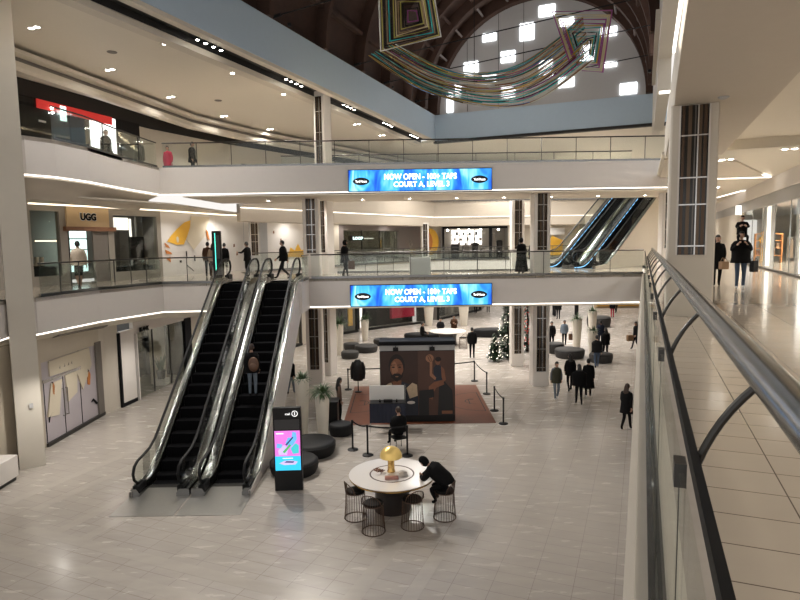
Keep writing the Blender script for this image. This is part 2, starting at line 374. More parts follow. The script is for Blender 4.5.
o = MB(); o.prism([uv(-6, 2.15), uv(21, 2.15), uv(21, 2.2), uv(-6, 2.2)], 9.5, 9.75); struct('trim_41', o, 'cream_paint')
o = MB(); o.prism([uv(-6, 2.22), uv(21, 2.22), uv(21, 2.30), uv(-6, 2.30)], 9.52, 9.55); struct('trim_142', o, 'cove_light')
o = MB(); o.prism([uv(-6, 2.2), uv(21, 2.2), uv(21, 5.6), uv(-6, 5.6)], 9.72, 9.8)
o.prism([uv(21, .5), uv(75, .5), uv(75, 5.6), uv(21, 5.6)], 9.42, 9.5)
o.prism([uv(20.95, 2.2), uv(21.05, 2.2), uv(21.05, 5.6), uv(20.95, 5.6)], 9.42, 9.75)
struct('ceiling_walkway', o, 'ceiling_paint')
o = MB(); o.prism([uv(22, .6), uv(29.5, .6), uv(30.4, 5.0), uv(24, 3.0)], 9.36, 9.42); struct('ceiling_tray', o, 'soffit_paint')
def strip(p, q, z, w, name, m='led_strip', h=.03):
    d = (Vector(q)-Vector(p)).normalized(); n = Vector((-d.y, d.x))*w/2; p = Vector(p); q = Vector(q)
    o = MB(); o.prism([tuple(p-n), tuple(q-n), tuple(q+n), tuple(p+n)], z-h, z); struct(name, o, m)
strip(uv(29.6, .6), uv(30.5, 5.1), 9.36, .14, 'trim_143'); strip(uv(30.5, 5.1), uv(29, 4.6), 9.36, .12, 'trim_144')
strip(uv(47.5, .6), uv(47.0, 4.3), 9.42, .16, 'trim_145'); strip(uv(47.0, 4.3), uv(39, 5.3), 9.42, .12, 'trim_146')
# right shop fronts: bulkhead, sill and the wall beyond
o = MB(); o.prism([uv(-6, 5.35), uv(75, 5.35), uv(75, 5.6), uv(-6, 5.6)], 8.75, 9.75); struct('wall_right', o, 'fascia_paint')
o = MB(); o.prism([uv(-6, 5.42), uv(75, 5.42), uv(75, 5.6), uv(-6, 5.6)], 8.2, 8.75); struct('trim_42', o, 'grey_paint')
o = MB(); o.prism([uv(-6, 5.38), uv(40, 5.38), uv(40, 5.52), uv(-6, 5.52)], L2, L2+.08); struct('baseboard_right', o, 'dark_steel')
o = MB(); o.prism([uv(-6, 11.5), uv(75, 11.5), uv(75, 11.7), uv(-6, 11.7)], L2, 9.7); struct('wall_shop_back', o, 'mural_white')
o = MB(); o.prism([uv(-6, 5.6), uv(75, 5.6), uv(75, 11.6), uv(-6, 11.6)], 8.6, 8.7); struct('ceiling_shop', o, 'mural_white')
o = MB(); o.prism([uv(41, 5.4), uv(75, 5.4), uv(75, 5.6), uv(41, 5.6)], L2, 8.2); struct('wall_right_far', o, 'cream_paint')
o = MB(); o.prism([uv(75, -4), uv(75, 8), uv(75.2, 8), uv(75.2, -4)], 0, 14); struct('wall_end', o, 'cream_paint')

# lower level: left wall by pieces
wall([(-12.7, 8), (-12.15, 16.2), (-12.05, 19.45)], 0, 3.75, 'wall_lower_left', 'beige_panel')
wall([(-12.05, 19.45), (-12.03, 23.3)], 2.9, 3.75, 'wall_lower_head', 'beige_panel')
wall([(-12.03, 23.25), (-12.0, 23.6), (-11.78, 24.3)], 0, 3.75, 'wall_pier', 'cream_paint')
wall([(-11.62, 25.4), (-11.55, 25.6), (-10.9, 30.4)], 2.96, 3.75, 'wall_shop_head', 'white_paint')
wall([(-10.9, 30.4), (-9.2, 33), (-7.7, 36.3)], 0, 3.9, 'wall_lower', 'cream_paint')
wall([(-6.6, 39.0), (-5.4, 42.0)], 0, 3.9, 'wall_lower_mid', 'cream_paint')
wall([(8, 57.6), (9.5, 63), (9, 79)], 0, 4.2, 'wall_lower_far', 'shop_grey')
wall([(9, 79), (44, 79)], 0, 5, 'wall_lower_end', 'cream_paint')
o = MB(); o.prism([uv(18, 9), uv(79, 9), uv(79, 9.2), uv(18, 9.2)], 0, 5.0); struct('wall_lower_right', o, 'cream_paint')
# ------------------------------------------------------------------ pillars and columns
def column(x, y, w, d, z0, z1, rz, panels, label, name='column', m='white_paint'):
    t = thing(name, label, 'column', (x, y, z0), rz); t['kind'] = 'structure'
    b = MB(); b.cbox(-w/2, w/2, -d/2, d/2, 0, z1-z0, .03); b.build('casing', m, t)
    iw = w*.58
    for za, zb in panels:
        za -= z0; zb -= z0; p = MB(); p.box(-iw/2, iw/2, -d/2-.012, -d/2+.02, za, zb); pan = p.build('dark_panel', 'panel_black', t)
        for k, (fx, fw, mm) in enumerate([(-.40, .10, 'fin_brown'), (-.17, .13, 'amber_soft'), (.02, .05, 'fin_grey'), (.20, .12, 'amber_soft'), (.38, .12, 'fin_brown')]):
            q = MB(); q.box((fx-fw/2)*iw, (fx+fw/2)*iw, -d/2-.022, -d/2-.012, za, zb); q.build('fin', mm, pan)
        q = MB(); n = max(2, int((zb-za)/.75)); zz = [za+(zb-za)*f for f in (.06, .34, .52, .80)] if n > 2 else [za+(zb-za)*f for f in (.25, .7)]
        for v in zz: q.box(-iw/2, iw/2, -d/2-.032, -d/2-.02, v-.012, v+.012)
        q.box(iw*.10, iw*.10+.022, -d/2-.032, -d/2-.02, za, zb)
        q.build('mullion', 'steel', pan)
        q = MB(); q.box(-iw/2-.03, -iw/2, -d/2-.03, -d/2+.01, za, zb); q.box(iw/2, iw/2+.03, -d/2-.03, -d/2+.01, za, zb); q.build('frame', 'white_paint', t)
    return t
PL = [(.7, 3.8), (6.3, 8.84)]
column(-4.15, 28.35, .76, .76, 0, 8.85, 0, PL, 'white column with dark slatted panel just right of the escalator tops')
column(-3.72, 30.0, .62, .7, 0, CEIL+.3, -AY, [(.7, 3.8), (6.3, 8.84), (10.3, 13.9)], 'tall white column whose dark panel continues up to the atrium ceiling')
column(6.48, 27.25, .76, .8, 0, 8.85, 0, PL, 'front white column with dark panel beside the walking shoppers')
column(6.28, 31.6, .66, .7, 0, 8.85, 0, PL, 'rear white column with dark panel beside the Christmas tree')
column(-8.35, 35.2, .8, .8, L2, 8.5, -.3, [(6.1, 8.45)], 'column with dark panel standing in front of the white mural wall', m='grey_paint')
column(2.15, 49.0, .6, .6, L2, 8.3, 0, [(5.6, 8.2)], 'distant column with dark panel beside the orange circle mural')
cx, cy = uv(13.3, .87)
t = column(cx, cy, .84, .84, L2, 9.32, -AY, [(6.42, 9.28)], 'large cream column with striped dark panel beside the walkway railing', m='cream_paint')
column(12.45, 27.75, .5, .5, L2, 8.85, 0, [(6.3, 8.84)], 'slim column with dark panel behind the big walkway column')
p1 = Vector((-11.67, 17.42)); p2 = Vector((-11.11, 17.82)); nn = Vector((-.575, .818))*.75
b = MB(); b.prism([tuple(p1), tuple(p2), tuple(p2+nn), tuple(p1+nn)], 0, 15.2); struct('pillar', b, 'stone_pillar', 'plain stone pillar at the left edge rising through all three levels')
b = MB(); b.box(-.05, .05, -.02, .02, -.07, .07); o = b.build('wall_plate', 'grey_paint', loc=(-11.30, 17.62, 1.95)); o.rotation_euler.z = .62; tag(o, 'small grey access plate on the left stone pillar', 'plate')
b = MB(); b.prism([(-12.6, 16.9), (-11.85, 17.42), (-12.3, 18.0), (-13.0, 17.5)], L2+1, 8.8); struct('wall_panel_left', b, 'panel_black')

# ------------------------------------------------------------------ escalators
def escalator(name, label, loc, rz, rise, deg, half=.5, dl=.16, dr=.36, clad='white_paint', to_floor=False, group=None, glassm='glass_dark', glow=None, deckm='chrome_deck', plate=(-2.3, -.55), clad_sides=(-1, 1)):
    t = thing(name, label, 'escalator', loc, rz, group)
    tn = math.tan(R(deg)); run = rise/tn
    def zl(y): return 0 if y < 0 else (rise if y > run else y*tn)
    g = .60
    ys = [-1.15, -.9, -.5, -.12, .25]+[run*k/12 for k in range(1, 12)]+[run-.25, run+.12, run+.5, run+.95, run+1.2]
    def zs(y):                     # smoothed slope line
        return sum(zl(y+dy) for dy in (-.45, -.2, 0, .2, .45))/5
    for s, ex in ((-1, dl), (1, dr)):
        o = MB(); rings = []
        for y in ys:
            z = zs(y); rings.append([(s*half, y, z-.25), (s*half, y, z+.10), (s*(half+.06), y, z+.20), (s*(half+.08), y, z+.22), (s*(g+ex-.02), y, z+.22), (s*(g+ex), y, z+.16), (s*(g+ex), y, z-.25)])
        o.loft(rings); o.build('skirt_deck', deckm, t, smooth=True, ang=50)
        if glow:
            o = MB(); o.loft([[(s*(half-.012), y, zs(y)+.045), (s*(half-.012), y, zs(y)+.085), (s*(half+.002), y, zs(y)+.085), (s*(half+.002), y, zs(y)+.045)] for y in ys]); o.build('skirt_light', glow, t)
        path = [(s*g, -.75, .30), (s*g, -1.0, .34), (s*g, -1.17, .48), (s*g, -1.22, .66), (s*g, -1.12, .84), (s*g, -.9, .93), (s*g, -.6, .95)]
        path += [(s*g, y, zs(y)+.95) for y in ys[3:-2]]
        path += [(s*g, run+1.0, rise+.94), (s*g, run+1.22, rise+.84), (s*g, run+1.32, rise+.66), (s*g, run+1.24, rise+.46), (s*g, run+1.0, rise+.34), (s*g, run+.8, rise+.3)]
        o = MB(); o.tube(path, .042, 8, ry=.032); o.build('handrail', 'black_rubber', t, smooth=True)
        o = MB(); top = [p for p in path[1:-1]]
        lo = [(s*g, p[1], min(p[2]-.02, zs(p[1])+.22)) for p in top]
        for k in range(len(top)-1): o.face([lo[k], lo[k+1], top[k+1], top[k]])
        o.build('glass_balustrade', glassm, t)
        for e0, e1, ez in ((-1.12, -.62, 0), (run+.7, run+1.25, rise)): o = MB(); o.cbox(s*g-.09, s*g+.09, e0, e1, ez+.02, ez+.3, .02); o.build('newel_base', 'black_metal', t)
        if s in clad_sides:
            o = MB(); pts = []
            xx = s*(g+ex+.01)
            yy = [-1.2, 0]+[run*k/8 for k in range(1, 9)]+[run+1.3]
            up = [(y, zs(y)+.16) for y in yy]; dn = [(y, 0 if to_floor else max(0, zl(y-1.2)-.75)) for y in yy]
            for k in range(len(yy)-1):
                vs = []
                for q in (xx, xx-s*.05):
                    vs += [(q, *up[k]), (q, *up[k+1]), (q, *dn[k+1]), (q, *dn[k])]
                o.raw(vs, [(0, 1, 2, 3), (4, 7, 6, 5), (3, 2, 6, 7), (0, 4, 5, 1)])
            o.build('truss_cladding', clad, t)
    if not to_floor:
        o = MB(); yy = [0, run*.25, run*.5, run*.75, run, run+1.3]; xl, xr = -(g+dl), g+dr
        for k in range(len(yy)-1):
            a, c = max(0.0, zl(yy[k]-1.2)-.74), max(0.0, zl(yy[k+1]-1.2)-.74)
            o.face([(xl, yy[k], a), (xr, yy[k], a), (xr, yy[k+1], c), (xl, yy[k+1], c)])
        o.build('soffit_panel', clad, t)
    n = int(run/.4)
    for k in range(-1, n+3):
        y = k*.4; z = max(0, min(rise, (k+.5)*.4*tn)) if k >= 0 else 0
        o = MB(); o.box(-half+.01, half-.01, y, y+.41, z-.06, z)
        o.box(-half+.01, half-.01, y-.012, y+.012, max(z-.32, -.02), z-.005)
        for q in range(12): o.box(-half+.05+q*.075, -half+.085+q*.075, y-.02, y-.012, max(z-.3, -.01), z-.01)
        if z <= .0: o = MB(); o.box(-half+.01, half-.01, y, y+.41, .0, .012)
        o.build('step', 'step_black', t)
    o = MB(); o.box(-(g+dl)-(.02 if dl < .2 else -.004), g+dr+(.02 if dr < .2 else -.004), plate[0], plate[1], 0, .012); o.build('floor_plate', 'plate_steel', t)
    o = MB(); o.box(-half, half, plate[1], -.38, 0, .02); 
    for q in range(24): o.box(-half+.02+q*.04, -half+.04+q*.04, -.40, -.33, 0, .02)
    o.build('comb_plate', 'dark_steel', t)
    o = MB(); o.box(-half, half, run+1.0, run+2.0, rise, rise+.012); o.build('top_plate', 'plate_steel', t)
    return t
escalator('escalator', 'left escalator of the near pair, empty black steps between glass sides', (-6.62, 16.5, 0), 0, L2, 35, dl=.14, dr=.255, clad_sides=(-1,), group='escalators up from the lower court')
escalator('escalator', 'right escalator of the near pair, carrying one rider in dark coat', (-4.85, 16.5, 0), 0, L2, 35, dl=.27, dr=.14, clad_sides=(1,), group='escalators up from the lower court')
b = MB(); b.prism([(7.4, 30.5), (12.7, 30.5), (15.2, 36), (11, 37), (8.0, 34.2)], L2-.12, L2); struct('floor_landing', b, 'walk_tile')
PH = R(47)
escalator('escalator', 'far escalator behind the bridge, on its left hand side, blue reflections on glass', (9.24, 33.0, L2), -PH, L3-L2, 33, dl=.14, dr=.27, clad_sides=(-1,), glow='skirt_blue', plate=(-1.6, -.5), group='escalators up to the top level')
escalator('escalator', 'far escalator behind the bridge with cream side wall below it', (10.47, 31.75, L2), -PH, L3-L2, 33, dl=.27, dr=.14, clad_sides=(1,), to_floor=True, glow='skirt_blue', clad='cream_paint', plate=(-1.6, -.5), group='escalators up to the top level')

# ------------------------------------------------------------------ railings
def railing(label, path, z, h=1.05, step=1.45, cat='railing', hr=.028, post=False, clamps=True, shoe=.10):
    t = thing('glass_railing', label, cat, (path[0][0], path[0][1], z))
    o = MB(); o.tube([(x, y, z+h) for x, y in path], hr, 8); o.build('handrail', 'dark_steel', t, world=True, smooth=True)
    o = MB(); o.sweep(path, [(-.03, z), (-.03, z+shoe), (.03, z+shoe), (.03, z)]); o.build('base_shoe', 'rail_steel', t, world=True)
    for a, c in zip(path[:-1], path[1:]):
        a = Vector(a); c = Vector(c); L = (c-a).length; n = max(1, round(L/step)); d = (c-a)/L; nn = Vector((-d.y, d.x))*.007
        for k in range(n):
            p = a+d*(L*k/n+.012); q = a+d*(L*(k+1)/n-.012)
            o = MB(); o.prism([tuple(p-nn), tuple(q-nn), tuple(q+nn), tuple(p+nn)], z+shoe, z+h-.05); o.build('glass_panel', 'glass_rail', t, world=True)
            if clamps and k:
                e = a+d*(L*k/n); M = Matrix.Translation((e.x, e.y, 0)) @ Matrix.Rotation(math.atan2(d.y, d.x), 4, 'Z')
                o = MB(); o.box(-.012, .012, -.014, .014, z+shoe, z+h-.02, M); o.build('post', 'dark_steel', t, world=True)
    return t
railing('curved glass railing in front of the boot shop on the left walkway', [(-11.28, 18.45), (-10.85, 21.15), (-9.72, 24.05), (-7.6, 24.1)], L2, step=.85)
railing('short glass railing left of the stone pillar on the middle level', [(-11.0, 9.2), (-11.2, 13), (-11.6, 16.2)], L2)
railing('short glass railing beside the escalator top on the bridge corner', [(-4.0, 24.2), (-4.0, 25.95)], L2)
railing('long glass railing along the front of the middle bridge', [(-3.9, 26.0), (10.74, 26.0)], L2)
railing('glass railing along the back of the middle bridge', [(-3.2, 30.35), (6.9, 30.35)], L2)
railing('long glass railing along the front of the top bridge', [(-10.2, 26.05), (12.2, 26.05)], L3)
railing('glass railing on the left side of the top level before the red shop', [(-10.85, 18.95), (-10.6, 20.5), (-10.6, 22.9), (-10.4, 25.9)], L3)
railing('low glass railing on the far edge of the top level', [(-8.6, 33.1), (2.95, 50.1), (18, 50.6)], L3, step=2.5)
railing('glass railing on the far edge of the middle level before the shops', [(-8.1, 33.2), (3.1, 50.0), (18, 50.4)], L2, step=2.5)
railing('inner glass railing at the back of the top bridge', [(-5.9, 30.3), (11.8, 30.3)], L3, step=2)
# near railing, right beside the viewer
t = thing('glass_railing', 'polished steel handrail with brackets along the near right walkway', 'railing', (*uv(0, .08), L2))
o = MB(); o.tube([(*uv(u, .388), L2+1.09) for u in (-1.2, 3, 8, 14, 20, 27.9)], .058, 20); o.tube([(*uv(u, .388), L2+1.09) for u in (27.9, 27.96)], .045, 12); o.build('handrail', 'rail_steel', t, world=True, smooth=True)
o = MB(); o.prism([uv(-1.2, .170), uv(28, .170), uv(28, .197), uv(-1.2, .197)], L2+.745, L2+.80); o.build('side_bar', 'black_rubber', t, world=True)
for u in [-.2, 2.25, 4.4, 6.4, 8.5, 10.6, 12.7, 14.8, 16.9, 19, 21.1, 23.2, 25.3, 27.4]:
    o = MB(); o.tube(bez((*uv(u, .365), L2+1.05), (*uv(u, .25), L2+.93), (*uv(u, .195), L2+.76), 7), .0145, 8); o.build('bracket', 'dark_steel', t, world=True, smooth=True)
for k in range(20):
    u0, u1 = -1.53+k*1.5, -1.53+(k+1)*1.5-.012
    o = MB(); o.prism([uv(u0, .085), uv(u1, .085), uv(u1, .097), uv(u0, .097)], L2+.04, L2+1.03); o.build('glass_panel', 'glass_clear', t, world=True)
    if k:
        o = MB(); o.prism([uv(u0-.036, .078), uv(u0+.024, .078), uv(u0+.024, .104), uv(u0-.036, .104)], L2+.985, L2+1.04); o.build('glass_clamp', 'dark_steel', t, world=True)
        o = MB(); o.prism([uv(u0-.007, .089), uv(u0-.005, .089), uv(u0-.005, .092), uv(u0-.007, .092)], L2+.04, L2+.99); o.build('joint_seal', 'black_rubber', t, world=True)
for v0, v1, m in ((.056, .085, 'rail_steel'), (.085, .097, 'black_metal'), (.097, .126, 'rail_steel')):
    o = MB(); o.prism([uv(-1.2, v0), uv(28, v0), uv(28, v1), uv(-1.2, v1)], L2, L2+(.05 if m == 'rail_steel' else .03)); o.build('base_shoe', m, t, world=True)
o = MB(); o.prism([uv(-1.2, .127), uv(28, .127), uv(28, .207), uv(-1.2, .207)], L2, L2+.05); struct('trim_44', o, 'cream_paint')
o = MB(); o.prism([uv(-1.2, .207), uv(28, .207), uv(28, .36), uv(-1.2, .36)], L2-.001, L2+.001); struct('trim_45', o, 'floor_band')
# ------------------------------------------------------------------ lower court: communal table
TX, TY = -.27, 14.45
t = thing('communal_table', 'round white communal table with gold rim on a dark drum', 'table', (TX, TY, 0))
b = MB(); b.lathe([(1.05, .885), (1.075, .895), (1.09, .92)], seg=64); b.lathe([(1.085, .9205), (.53, .9208)], seg=64, cap=False); b.build('tabletop', 'white_gloss', t, smooth=True)
b = MB(); b.lathe([(1.02, .862), (1.075, .862), (1.08, .886), (1.02, .886)], seg=64); b.build('rim', 'gold', t, smooth=True)
b = MB(); b.lathe([(.46, 0), (.47, .04), (.44, .4), (.45, .7), (.56, .863)], seg=48); b.build('drum', 'table_drum', t, smooth=True)
b = MB(); b.lathe([(.53, .920), (.535, .926), (.565, .926), (.57, .920)], seg=64, cap=False); b.build('inlay_ring', 'bronze_wire', t, smooth=True)
b = MB(); b.lathe([(.53, .9205), (.1, .9215)], seg=48); b.build('centre_tray', 'white_gloss', t)
lp = thing('table_lamp', 'gold mushroom table lamp with ribbed dome shade on the round table', 'lamp', (TX-.02, TY+.12, .925))
b = MB(); n = 20
rings = []
for r, z in ((.10, 0), (.10, .02), (.085, .05), (.08, .2), (.085, .32), (.10, .34)):
    rings.append([((r*(1+.06*(k % 2)))*math.cos(k*PI/n), (r*(1+.06*(k % 2)))*math.sin(k*PI/n), z) for k in range(2*n)])
b.loft(rings); b.build('base', 'gold', lp, smooth=True, ang=60)
b = MB(); b.lathe([(.085, .34), (.088, .40)], seg=20); b.build('bulb', 'lamp_glow', lp)
b = MB(); rings = []
for k in range(10):
    a = k/9*PI/2; r = .27*math.cos(a)+.004; z = .385+.28*math.sin(a)
    rings.append([((r*(1+.05*(q % 2)))*math.cos(q*PI/n), (r*(1+.05*(q % 2)))*math.sin(q*PI/n), z) for q in range(2*n)])
b.loft(rings); b.build('lamp_shade', 'gold_shade', lp, smooth=True, ang=70)
mat('pink_box', (.42, .20, .16), .5); mat('paper', (.66, .62, .58), .6); mat('leaf_brown', (.16, .06, .035), .6)
o = MB(); o.cbox(-.17, .17, -.05, .05, 0, .07, .008); o = o.build('tissue_box', 'pink_box', loc=(TX, TY-.36, .926)); tag(o, 'small pinkish box in front of the gold lamp on the round table', 'box')
for k, (x, y, r, m, l) in enumerate([(.27, .06, .5, 'paper', 'folded pale leaflet lying right of the gold lamp'), (.30, -.16, .2, 'paper', 'lower pale leaflet near the inlay ring, right of the gold lamp')]):
    o = MB(); o.box(-.11, .11, -.08, .08, 0, .004); o.raw([(-.11, -.08, .004), (.0, -.08, .03), (.11, -.08, .004), (-.11, .08, .004), (.0, .08, .03), (.11, .08, .004)], [(0, 1, 4, 3), (1, 2, 5, 4)])
    o = o.build('leaflet', m, loc=(TX+x, TY+y, .927)); o.rotation_euler.z = r; tag(o, l, 'leaflet')
o = MB()
for k in range(26):
    a = rnd.uniform(0, 2*PI); q = rnd.uniform(.03, .12); c = Vector((math.cos(a)*q*1.3, math.sin(a)*q, rnd.uniform(.01, .06))); d = Vector((rnd.uniform(-1, 1), rnd.uniform(-1, 1), rnd.uniform(0, .5))).normalized()*.07; s = d.orthogonal().normalized()*.018
    o.face([c-d, c+s, c+d, c-s])
o = o.build('dried_wreath', 'leaf_brown', loc=(TX-.3, TY+.03, .965)); tag(o, 'brown dried wreath left of the gold lamp on the round table', 'wreath')

def make_stool(loc, rz, label):
    t = thing('wire_stool', label, 'stool', loc, rz, 'wire stools around the round table')
    b = MB(); N = 26; rb, rt, h = .275, .235, .66
    for r, z in ((rb, .012), (rt, h)): b.tube([(r*math.cos(k*2*PI/32), r*math.sin(k*2*PI/32), z) for k in range(32)], .011, 6, closed=True)
    for k in range(N):
        a = k*2*PI/N; b.tube([(rb*math.cos(a), rb*math.sin(a), .012), ((rb+rt)/2*.97*math.cos(a), (rb+rt)/2*.97*math.sin(a), .35), (rt*math.cos(a), rt*math.sin(a), h)], .0055, 4)
    b.build('wire_cage', 'bronze_wire', t, smooth=True)
    b = MB(); b.lathe([(.20, .655), (.225, .665), (.232, .69), (.215, .715), (.1, .725)], seg=28); b.build('seat', 'seat_black', t, smooth=True)
    b = MB(); arc = [(.27*math.cos(a), .27*math.sin(a)) for a in [-PI/2-1.15+2.3*k/14 for k in range(15)]]      # the back is on -Y
    top = [(x, y, .70+.27*math.sin(PI*k/14)**.6) for k, (x, y) in enumerate(arc)]
    b.tube([(rt*math.cos(-PI/2-1.15), rt*math.sin(-PI/2-1.15), h)]+top+[(rt*math.cos(-PI/2+1.15), rt*math.sin(-PI/2+1.15), h)], .011, 6)
    for k in range(1, 14): b.tube([(arc[k][0]*.88, arc[k][1]*.88, h), top[k]], .0055, 4)
    b.build('backrest', 'bronze_wire', t, smooth=True)
    return t
for x, y, l in [(-1.17, 13.98, 'bronze wire stool at the far left of the round table'), (-.70, 13.27, 'bronze wire stool front left of the round table'), (.22, 13.48, 'bronze wire stool front right of the round table, closest to the seated person'), (1.02, 13.92, 'bronze wire stool the person in black sits on')]:
    make_stool((x, y, 0), math.atan2(TY-y, TX-x)-PI/2, l)

# ------------------------------------------------------------------ directory kiosk
mat('scr_pink', (.62, .16, .58), .4, emit=.72); mat('scr_cyan', (.03, .50, .78), .4, emit=.72); mat('scr_blue', (.12, .40, .72), .4, emit=.72)
mat('scr_teal', (.05, .48, .50), .4, emit=.72); mat('scr_lilac', (.52, .42, .78), .4, emit=.72); mat('scr_green', (.08, .38, .12), .4, emit=.72); mat('scr_white', (.9, .9, .9), .4, emit=.72); mat('scr_dark', (.02, .06, .16), .4, emit=.3); mat('dim_panel', (.035, .035, .038), .3)
t = thing('directory_kiosk', 'tall black touchscreen directory with pink and cyan map screen', 'kiosk', (-3.13, 15.72, 0), .04)
b = MB(); b.cbox(-.38, .38, -.09, .09, 0, 2.32, .012); b.build('body', 'black_plastic', t)
b = MB(); b.box(-.335, .335, -.094, -.09, 1.72, 2.0); b.build('speaker_panel', 'dim_panel', t)
b = MB(); b.box(-.345, .345, -.096, -.09, .58, 1.69); s = b.build('screen', 'scr_pink', t)
def flat(name, m, pts, y, parent):
    o = MB(); o.face([(x, y, z) for x, z in pts]); return o.build(name, m, parent)
flat('map_footer', 'scr_cyan', [(-.345, .58), (.345, .58), (.345, .98), (-.345, .98)], -.098, s)
flat('map_blob', 'scr_blue', [(-.05, 1.35), (.02, 1.5), (.12, 1.5), (.14, 1.66), (.24, 1.64), (.26, 1.45), (.16, 1.3), (.06, 1.22)], -.098, s)
flat('map_blob', 'scr_teal', [(.08, 1.2), (.22, 1.34), (.31, 1.28), (.3, 1.06), (.14, 1.04)], -.098, s)
flat('map_blob', 'scr_lilac', [(-.24, 1.02), (-.02, 1.02), (.02, 1.22), (-.1, 1.3), (-.26, 1.14)], -.098, s)
flat('map_blob', 'scr_blue', [(-.3, 1.22), (-.16, 1.2), (-.14, 1.32), (-.28, 1.34)], -.098, s)
flat('map_route', 'scr_green', [(-.14, 1.1), (.06, 1.32), (.1, 1.28), (-.08, 1.06)], -.099, s)
flat('map_route', 'scr_dark', [(-.06, 1.3), (.14, 1.52), (.17, 1.5), (-.02, 1.28)], -.099, s)
flat('map_ship', 'scr_lilac', [(-.24, .78), (-.1, .73), (.2, .74), (.27, .82), (.1, .86), (-.1, .85)], -.099, s)
flat('map_ship', 'scr_dark', [(-.1, .80), (.14, .79), (.18, .83), (-.05, .84)], -.1, s)
flat('map_caption', 'scr_white', [(-.3, 1.6), (-.1, 1.6), (-.1, 1.63), (-.3, 1.63)], -.099, s)
flat('map_caption', 'scr_white', [(-.14, .91), (.14, .91), (.14, .93), (-.14, .93)], -.1, s)
b = MB(); b.tube([(.22+.075*math.cos(k*PI/12), -.093, 2.16+.075*math.sin(k*PI/12)) for k in range(24)], .009, 5, closed=True); b.build('information_ring', 'scr_white', t)
text_mesh('information_letter', 'i', .13, 'scr_white', t, (.22, -.094, 2.16), (PI/2, 0, 0), bold=.004)
text_mesh('header_word', 'mall', .085, 'scr_white', t, (.03, -.094, 2.155), (PI/2, 0, 0))

# ------------------------------------------------------------------ poufs, planters, benches
def pouf(x, y, r, h, label, m='pouf_black', sx=1, rz=0, group='round poufs on the court'):
    t = thing('pouf', label, 'pouf', (x, y, 0), rz, group)
    b = MB(); b.lathe([(r*.90, 0), (r*.93, .05), (r*.98, h*.35), (r, h*.6), (r*.985, h*.82), (r*.93, h*.96), (r*.82, h), (r*.3, h*1.01)], seg=32, sx=sx); b.build('cushion', m, t, smooth=True, ang=60)
    b = MB(); b.lathe([(r*.987, h*.80), (r*1.0, h*.83), (r*.972, h*.86)], seg=32, cap=False, sx=sx); b.build('piping', 'black_rubber', t, smooth=True)
    return t
pouf(-2.93, 18.55, .78, .42, 'large round black pouf beside the tall planters, behind the kiosk')
pouf(-3.22, 17.0, .72, .40, 'round black pouf directly behind the black kiosk')
pouf(-2.17, 20.40, .42, .40, 'round black pouf right of the near planters')
pouf(-3.0, 34.3, .52, .42, 'front grey pouf of the cluster by the left far planter', 'pouf_grey')
pouf(-2.15, 36.3, .72, .42, 'widest grey pouf of the far left cluster', 'pouf_grey')
pouf(-3.15, 37.2, .5, .4, 'grey pouf at the back of the far left cluster', 'pouf_grey')
pouf(-1.2, 38.6, .6, .42, 'grey pouf half hidden by the poster wall', 'pouf_grey')
pouf(-4.3, 36.0, .45, .4, 'grey pouf behind the far left planter', 'pouf_grey')
pouf(9.75, 33.6, .85, .5, 'dark pouf at the foot of the right planters', 'pouf_grey', 1.0)
pouf(9.3, 34.9, .5, .62, 'taller dark pouf behind the right planters', 'pouf_grey')
pouf(11.05, 32.1, .58, .5, 'dark oval pouf behind the walking shoppers', 'pouf_grey', 1.1)
pouf(15.4, 45.4, .9, .8, 'distant dark pouf far right on the court', 'pouf_grey')
pouf(1.5, 40.3, .55, .5, 'long dark pouf left of the far round table', 'pouf_black', 2.3)
pouf(6.4, 41.3, .55, .6, 'long dark pouf right of the far round table', 'pouf_black', 2.3)

def planter(x, y, h, r, label, kind='blade', hang=False, n=90, seed=1, pl=.5):
    t = thing('planter', label, 'planter', (x, y, 0), 0, 'tall cream planters')
    b = MB(); b.lathe([(r*.62, 0), (r*.66, .03), (r*.80, h*.35), (r*.97, h*.8), (r, h-.02), (r*.98, h), (r*.86, h), (r*.85, h-.06)], seg=28); b.build('pot', 'planter_cream', t, smooth=True)
    b = MB(); b.lathe([(r*.84, h-.07), (r*.3, h-.05)], seg=20); b.build('soil', 'soil', t)
    q = random.Random(seed); b = MB()
    for k in range(n):
        a = q.uniform(0, 2*PI); L = q.uniform(.6, 1.15)*pl; el = q.uniform(.25, 1.4); w = q.uniform(.014, .028)*(1+pl*.6)
        p = Vector((q.uniform(0, r*.6)*math.cos(a), q.uniform(0, r*.6)*math.sin(a), h-.06)); d = Vector((math.cos(a)*math.cos(el), math.sin(a)*math.cos(el), math.sin(el))); sd = Vector((-math.sin(a), math.cos(a), 0)); prev = None
        for i in range(6):
            ww = w*(1-(i/5)**2)+.001; cur = (p-sd*ww, p+sd*ww)
            if prev: b.face([prev[0], prev[1], cur[1], cur[0]])
            prev = cur; p = p+d*L/5; d = (d+Vector((0, 0, -.42 if hang else -.3))).normalized()
    b.build('foliage', 'leaf', t)
    return t
planter(-2.72, 19.80, 1.68, .25, 'near tall cream planter with trailing green leaves, right one of the two behind the kiosk', hang=True, n=150, seed=3, pl=.52)
planter(-3.50, 20.4, 2.05, .25, 'taller cream planter with upright green leaves, behind the black kiosk', n=90, seed=4, pl=.36)
planter(-3.72, 35.3, 1.9, .28, 'cream planter standing at the far left pouf cluster', seed=5, pl=.8)
planter(-2.45, 40.3, 1.5, .28, 'cream planter beside the bright white post of the far shops', seed=6, pl=.6)
planter(2.3, 47.2, 1.9, .42, 'far cream planter left of the pair behind the far round table', seed=7, pl=.7)
planter(5.1, 47.0, 1.9, .42, 'far cream planter right of the pair behind the far round table', seed=8, pl=.7)
